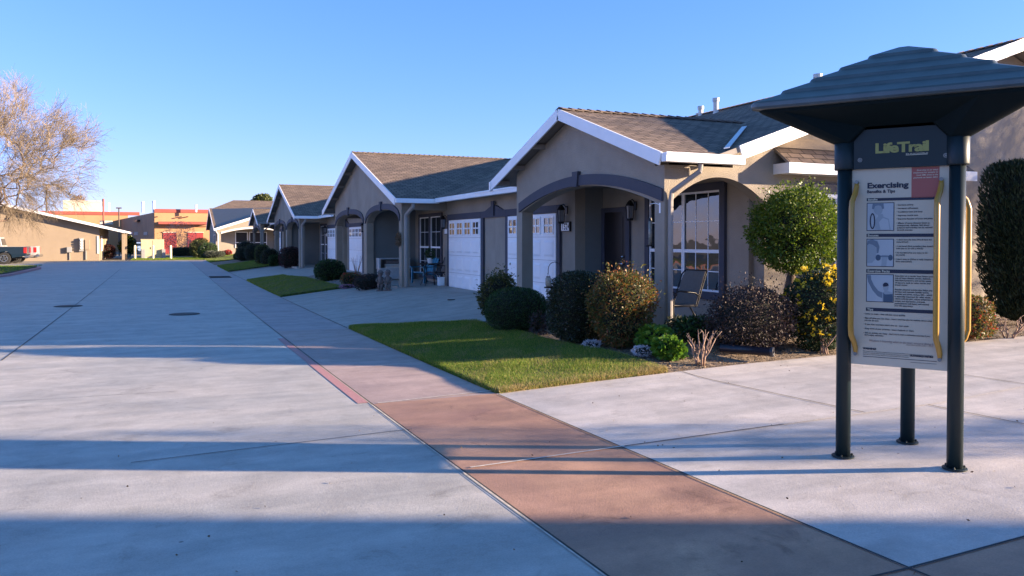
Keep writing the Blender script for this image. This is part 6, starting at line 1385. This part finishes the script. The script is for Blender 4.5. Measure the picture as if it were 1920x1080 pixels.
def pickup(x, y, z, paint, label, tail=None, rz=0):
    r = empty('pickup_truck', (x, y, z), label, 'pickup truck', 'pickups parked by the grass island', rz)
    # rear at x=0, nose at x=-5.6
    def arch(cx, rr=.46, n=8): return [(cx + rr * math.cos(R(180 * i / n)), .40 + rr * math.sin(R(180 * i / n))) for i in range(n + 1)]
    side = [(0, .55), (0, 1.12), (-1.95, 1.12), (-1.98, 1.18), (-3.95, 1.14), (-5.2, 1.05), (-5.55, .9), (-5.6, .5), (-5.1, .42)] + arch(-4.55)[::-1] + [(-4.09, .40), (-1.71, .40)] + arch(-1.25)[::-1] + [(-.79, .42)]
    # bodywork as two flanks, bonnet, bed
    for y0, y1 in ((-.95, -.80), (.80, .95)):
        g = MB(); g.prism([(p[0], y0, p[1]) for p in side], (0, y1 - y0, 0)); g.make('flank', paint, r, bevel=.02)
    g = MB(); g.box(-1.9, -.05, -.8, .8, .62, .68); g.box(-2.0, -1.9, -.8, .8, .62, 1.12); g.make('bed', MT['black'], r)
    g = MB(); g.prism([(-3.95, -.8, .5), (-3.95, -.8, 1.14), (-5.2, -.8, 1.05), (-5.55, -.8, .9), (-5.6, -.8, .5)], (0, 1.6, 0)); g.box(-3.95, -2.0, -.8, .8, .45, 1.14); g.make('bonnet', paint, r)
    g = MB(); g.prism([(-2.0, -.82, 1.14), (-2.12, -.74, 1.74), (-3.2, -.74, 1.76), (-3.95, -.82, 1.14)], (0, 0, 0.001)); 
    g = MB(); vs = [(-2.0, -.86, 1.14), (-3.95, -.86, 1.14), (-3.2, -.72, 1.76), (-2.12, -.72, 1.76), (-2.0, .86, 1.14), (-3.95, .86, 1.14), (-3.2, .72, 1.76), (-2.12, .72, 1.76)]
    g.add(vs, [(0, 1, 2, 3), (4, 5, 6, 7), (0, 3, 7, 4), (1, 2, 6, 5), (2, 3, 7, 6), (0, 1, 5, 4)]); g.make('cab', paint, r, bevel=.03)
    g = MB()
    for sd in (-1, 1): 
        for a, b in ((-2.1, -2.75), (-2.85, -3.6)): g.prism([(a, sd * .86, 1.2), (b, sd * .86, 1.2), (max(b, -3.22), sd * .745, 1.68), (a - .08, sd * .745, 1.68)], (0, sd * .008, 0))
    g.prism([(-1.99, -.7, 1.22), (-1.99, .7, 1.22), (-2.085, .64, 1.66), (-2.085, -.64, 1.66)], (.01, 0, 0)); g.make('side_glass', MT['glass'], r)
    g = MB(); g.box(-.06, .02, -.78, .78, .62, 1.14); g.box(.02, .03, -.12, .12, .98, 1.04); g.make('tailgate', tail or paint, r, bevel=.015)
    g = MB(); g.box(-.1, .2, -.93, .93, .42, .58); g.make('rear_bumper', MT['chrome'], r, bevel=.03); g = MB(); g.box(-5.75, -5.55, -.93, .93, .38, .6); g.make('front_bumper', MT['chrome'], r, bevel=.03)
    for sd in (-1, 1): g = MB(); g.box(-.14, .025, sd * .88 - .085, sd * .88 + .085, .72, 1.08); g.make('tail_light', MT['taillight'], r, bevel=.01)
    for sd in (-1, 1): g = MB(); g.box(-5.62, -5.5, sd * .75 - .12, sd * .75 + .12, .72, .88); g.make('headlight', MT['lampglass'], r)
    for cx in (-1.25, -4.55):
        for sd in (-1, 1): wheel(r, cx, sd * .84, sd)
    r.scale = (1.2, 1.2, 1.22)
    g = MB(); g.tube([(-1.25, -.7, .385), (-1.25, .7, .385)], .07, 8); g.box(-5.3, -.1, -.6, .6, .36, .44); g.make('chassis', MT['black'], r)
    return r
x, y = xy(53, 63.5); pickup(x, y, H(x, y), MT['truckblue'], 'dark blue green pickup with alloy wheels, nearest by the grass island')
x, y = xy(71, 66.5); pickup(x, y, H(x, y), MT['silver'], 'silver pickup showing its tailgate behind the dark blue one')
# small far car
x, y = xy(257.5, 108)
r = empty('parked_car', (x, y, -.2), 'pale blue car parked beyond the bollards, seen from behind', 'car', None, R(0))
g = MB(); g.prism([(-.85, 0, .3), (-.9, 0, .75), (-.85, 0, .95), (.85, 0, .95), (.9, 0, .75), (.85, 0, .3)], (0, 4.2, 0)); g.make('body', MT['carblue'], r, bevel=.08)
g = MB(); vs = [(-.8, .3, .95), (.8, .3, .95), (.8, 3.0, .95), (-.8, 3.0, .95), (-.62, .8, 1.5), (.62, .8, 1.5), (.62, 2.3, 1.5), (-.62, 2.3, 1.5)]; g.add(vs, [(0, 1, 5, 4), (1, 2, 6, 5), (2, 3, 7, 6), (3, 0, 4, 7), (4, 5, 6, 7), (0, 1, 2, 3)]); g.make('cabin', MT['carblue'], r, bevel=.05)
g = MB(); g.prism([(-.68, .35, 1.0), (.68, .35, 1.0), (.56, .76, 1.43), (-.56, .76, 1.43)], (0, -.02, .0)); g.make('rear_glass', MT['glass'], r)
for sd in (-1, 1): g = MB(); g.box(sd * .75 - .12, sd * .75 + .12, -.02, .1, .6, .8); g.make('tail_light', MT['taillight'], r)
for sd in (-1, 1):
    for yy_ in (.8, 3.4): g = MB(); g.tube([(sd * .8 - .1, yy_, .32), (sd * .8 + .1, yy_, .32)], .32, 14); g.make('wheel', MT['rubber'], r)
# far planting
G3 = 'shrubs at the far end of the road'
for (px, lam, rx, h, mat, lab, nm, n_) in ((25, 84, 1.6, 2.2, 'hedge', 'yellow green hedge behind the pickups', 'hedge', 3500), (98, 82.5, 1.15, 1.75, 'redbush', 'wide rust red shrub against the beige wall', 'rust_shrub', 3500), (80, 84, .9, 1.9, 'redbush', 'taller rust shrub close behind the silver pickup', 'rust_shrub', 2500), (113, 81.5, .9, 1.3, 'olive', 'dark olive shrub beneath the meters', 'dark_shrub', 2500),
        (202, 83, .75, 1.35, 'burgundy', 'burgundy shrub at the corner of the beige house', 'burgundy_shrub', 2500), (375, 84, 1.0, 2.1, 'fargreen', 'dark green bushy shrub beside the lit far house', 'bushy_shrub', 4000), (390, 80.5, .9, 1.5, 'boxwood', 'round dark shrub at the corner of the lit far house', 'round_shrub', 3500), (402, 79, 1.0, .7, 'grey', 'low grey green shrub before the lit far house', 'low_shrub', 2000), (420, 82, .28, .5, 'rflower', 'small red flowering clump beside the far porch', 'red_flowers', 500), (428, 82, .34, .55, 'rflower', 'larger red flowering clump on the far porch', 'red_flowers', 600)):
    x, y = xy(px, lam); bush(nm, x, y, rx, rx * .8, h, n_, .11, L[mat], lab, group=G3, amp=.14, box=2.5, z=H(x, y))
x, y = xy(345, 92); bush('hedge', x, y, 1.5, .6, 1.0, 4000, .08, L['boxwood'], 'dark clipped box hedge below the red roll doors', 'hedge', amp=.02, box=6, z=-.25, core=.95)
for (px, lam, rx, h, lab, n_) in ((318, 98, 1.5, 3.0, 'bare reddish shrub in front of the narrow red door', 900), (338, 98, 1.8, 4.2, 'tall pale flowering shrub between the red doors', 2600), (355, 97, 1.2, 1.8, 'low pale flowering shrub over the dark hedge', 1200)):
    x, y = xy(px, lam); bush('flowering_bush', x, y, rx, rx * .7, h, n_, .13, L['blossom'] if n_ > 1000 else L['redbush'], lab, 'shrub', G3, amp=.25, z=-.3, core=0, depth=.8)
x, y = xy(240, 86); potplant(x, y, -.3, 'teal pot with a tall dark plant beside the beige porch', MT['pot'], .36, .5, L['fargreen'], 1.6, .7, 1200)
def crown_tree(px, lam, ztop, rad, mat, label, n_=3500, name='leafy_tree', leaf=.35):
    x, y = xy(px, lam); r = empty(name, (x, y, -.3), label, 'tree'); zc = ztop - rad
    g = MB(); g.tube([(0, 0, 0), (.1, 0, zc * .6), (0, 0, zc)], [.3, .22, .1], 8); g.make('trunk', MT['bark'], r)
    P, D = shell(n_, (rad, rad, rad * .9), 17, .25, 2.0, .6); P[:, 2] += zc; npmesh('crown', leafquads(P, D, leaf, .6, .8), 4, L[mat], r); return r
crown_tree(493, 135, 9.8, 1.75, 'fargreen', 'rounded green tree behind the roofs of the house row')
crown_tree(148, 190, 12.6, 1.6, 'redbush', 'brown tree top behind the cream rooftop enclosure', 900)

# ------------------------------------------------------------------ outside the frame: what shades and faces the scene
def cf(lat, fwd): return (fwd * sy + lat * cy, fwd * cy - lat * sy)
c0 = cf(15.0, 3.33); ca, sa = math.cos(-YAW), math.sin(-YAW)
root = empty('offframe_shade_house', (c0[0], c0[1], 0), 'beige house added outside the frame so its wall shades the pavement', 'house', None, -YAW)  # unseen house added to cast the shadow across the near pavement
g = MB(); g.box(0, 9, -15, 0, -.4, 4.6); g.make('wall', MT['beige'], root)
g = MB(); roofpoly(g, [(-.1, -15.2, 4.61), (4.5, -15.2, 6.0), (4.5, .1, 6.0), (-.1, .1, 4.61)], (0, 1, 0)); roofpoly(g, [(9.1, -15.2, 4.61), (4.5, -15.2, 6.0), (4.5, .1, 6.0), (9.1, .1, 4.61)], (0, 1, 0)); g.make('roof', [MT['roof2'], MT['soffit']], root)
g = MB(); g.box(-.05, 0, -8, -6, .8, 2.2); g.make('window', MT['white'], root)
c1 = cf(16.5, 5.75); r = empty('columnar_tree', (c1[0], c1[1], H(*c1)), 'narrow evergreen tree outside the frame beside the added house', 'tree')
P, D = shell(3600, (.62, .62, 1.75), 9, .3, 2.2, .8); P[:, 2] += 2.05; npmesh('crown', leafquads(P, D, .09, .5, .8), 4, L['boxwood'], r); g = MB(); g.tube([(0, 0, 0), (0, 0, 3.2)], [.1, .03], 8); g.make('trunk', MT['bark'], r)
c2 = xy(2000, 14); bare_tree(3034, 13.8, 'small leafless tree outside the frame that dapples the sunlit wall', rx=2.3, rz=1.9, zc=4.6, seed=4, z0=1.6, targets=120, ntw=1500)
opp = copy_tree(h2); opp.location = (-14.5, 30, -.2); opp.rotation_euler = (0, 0, math.pi); opp['label'] = 'stucco house across the road outside the frame, mirrored in the windows'

# lettering becomes real mesh
bpy.context.view_layer.update(); dg = bpy.context.evaluated_depsgraph_get()
for o in [o for o in scn.objects if o.type == 'FONT']:
    me = bpy.data.meshes.new_from_object(o.evaluated_get(dg)); nm = o.name
    q = bpy.data.objects.new(nm + '_', me); col.objects.link(q); q.parent = o.parent; q.location = o.location; q.rotation_euler = o.rotation_euler; q.scale = o.scale
    bpy.data.objects.remove(o); q.name = nm
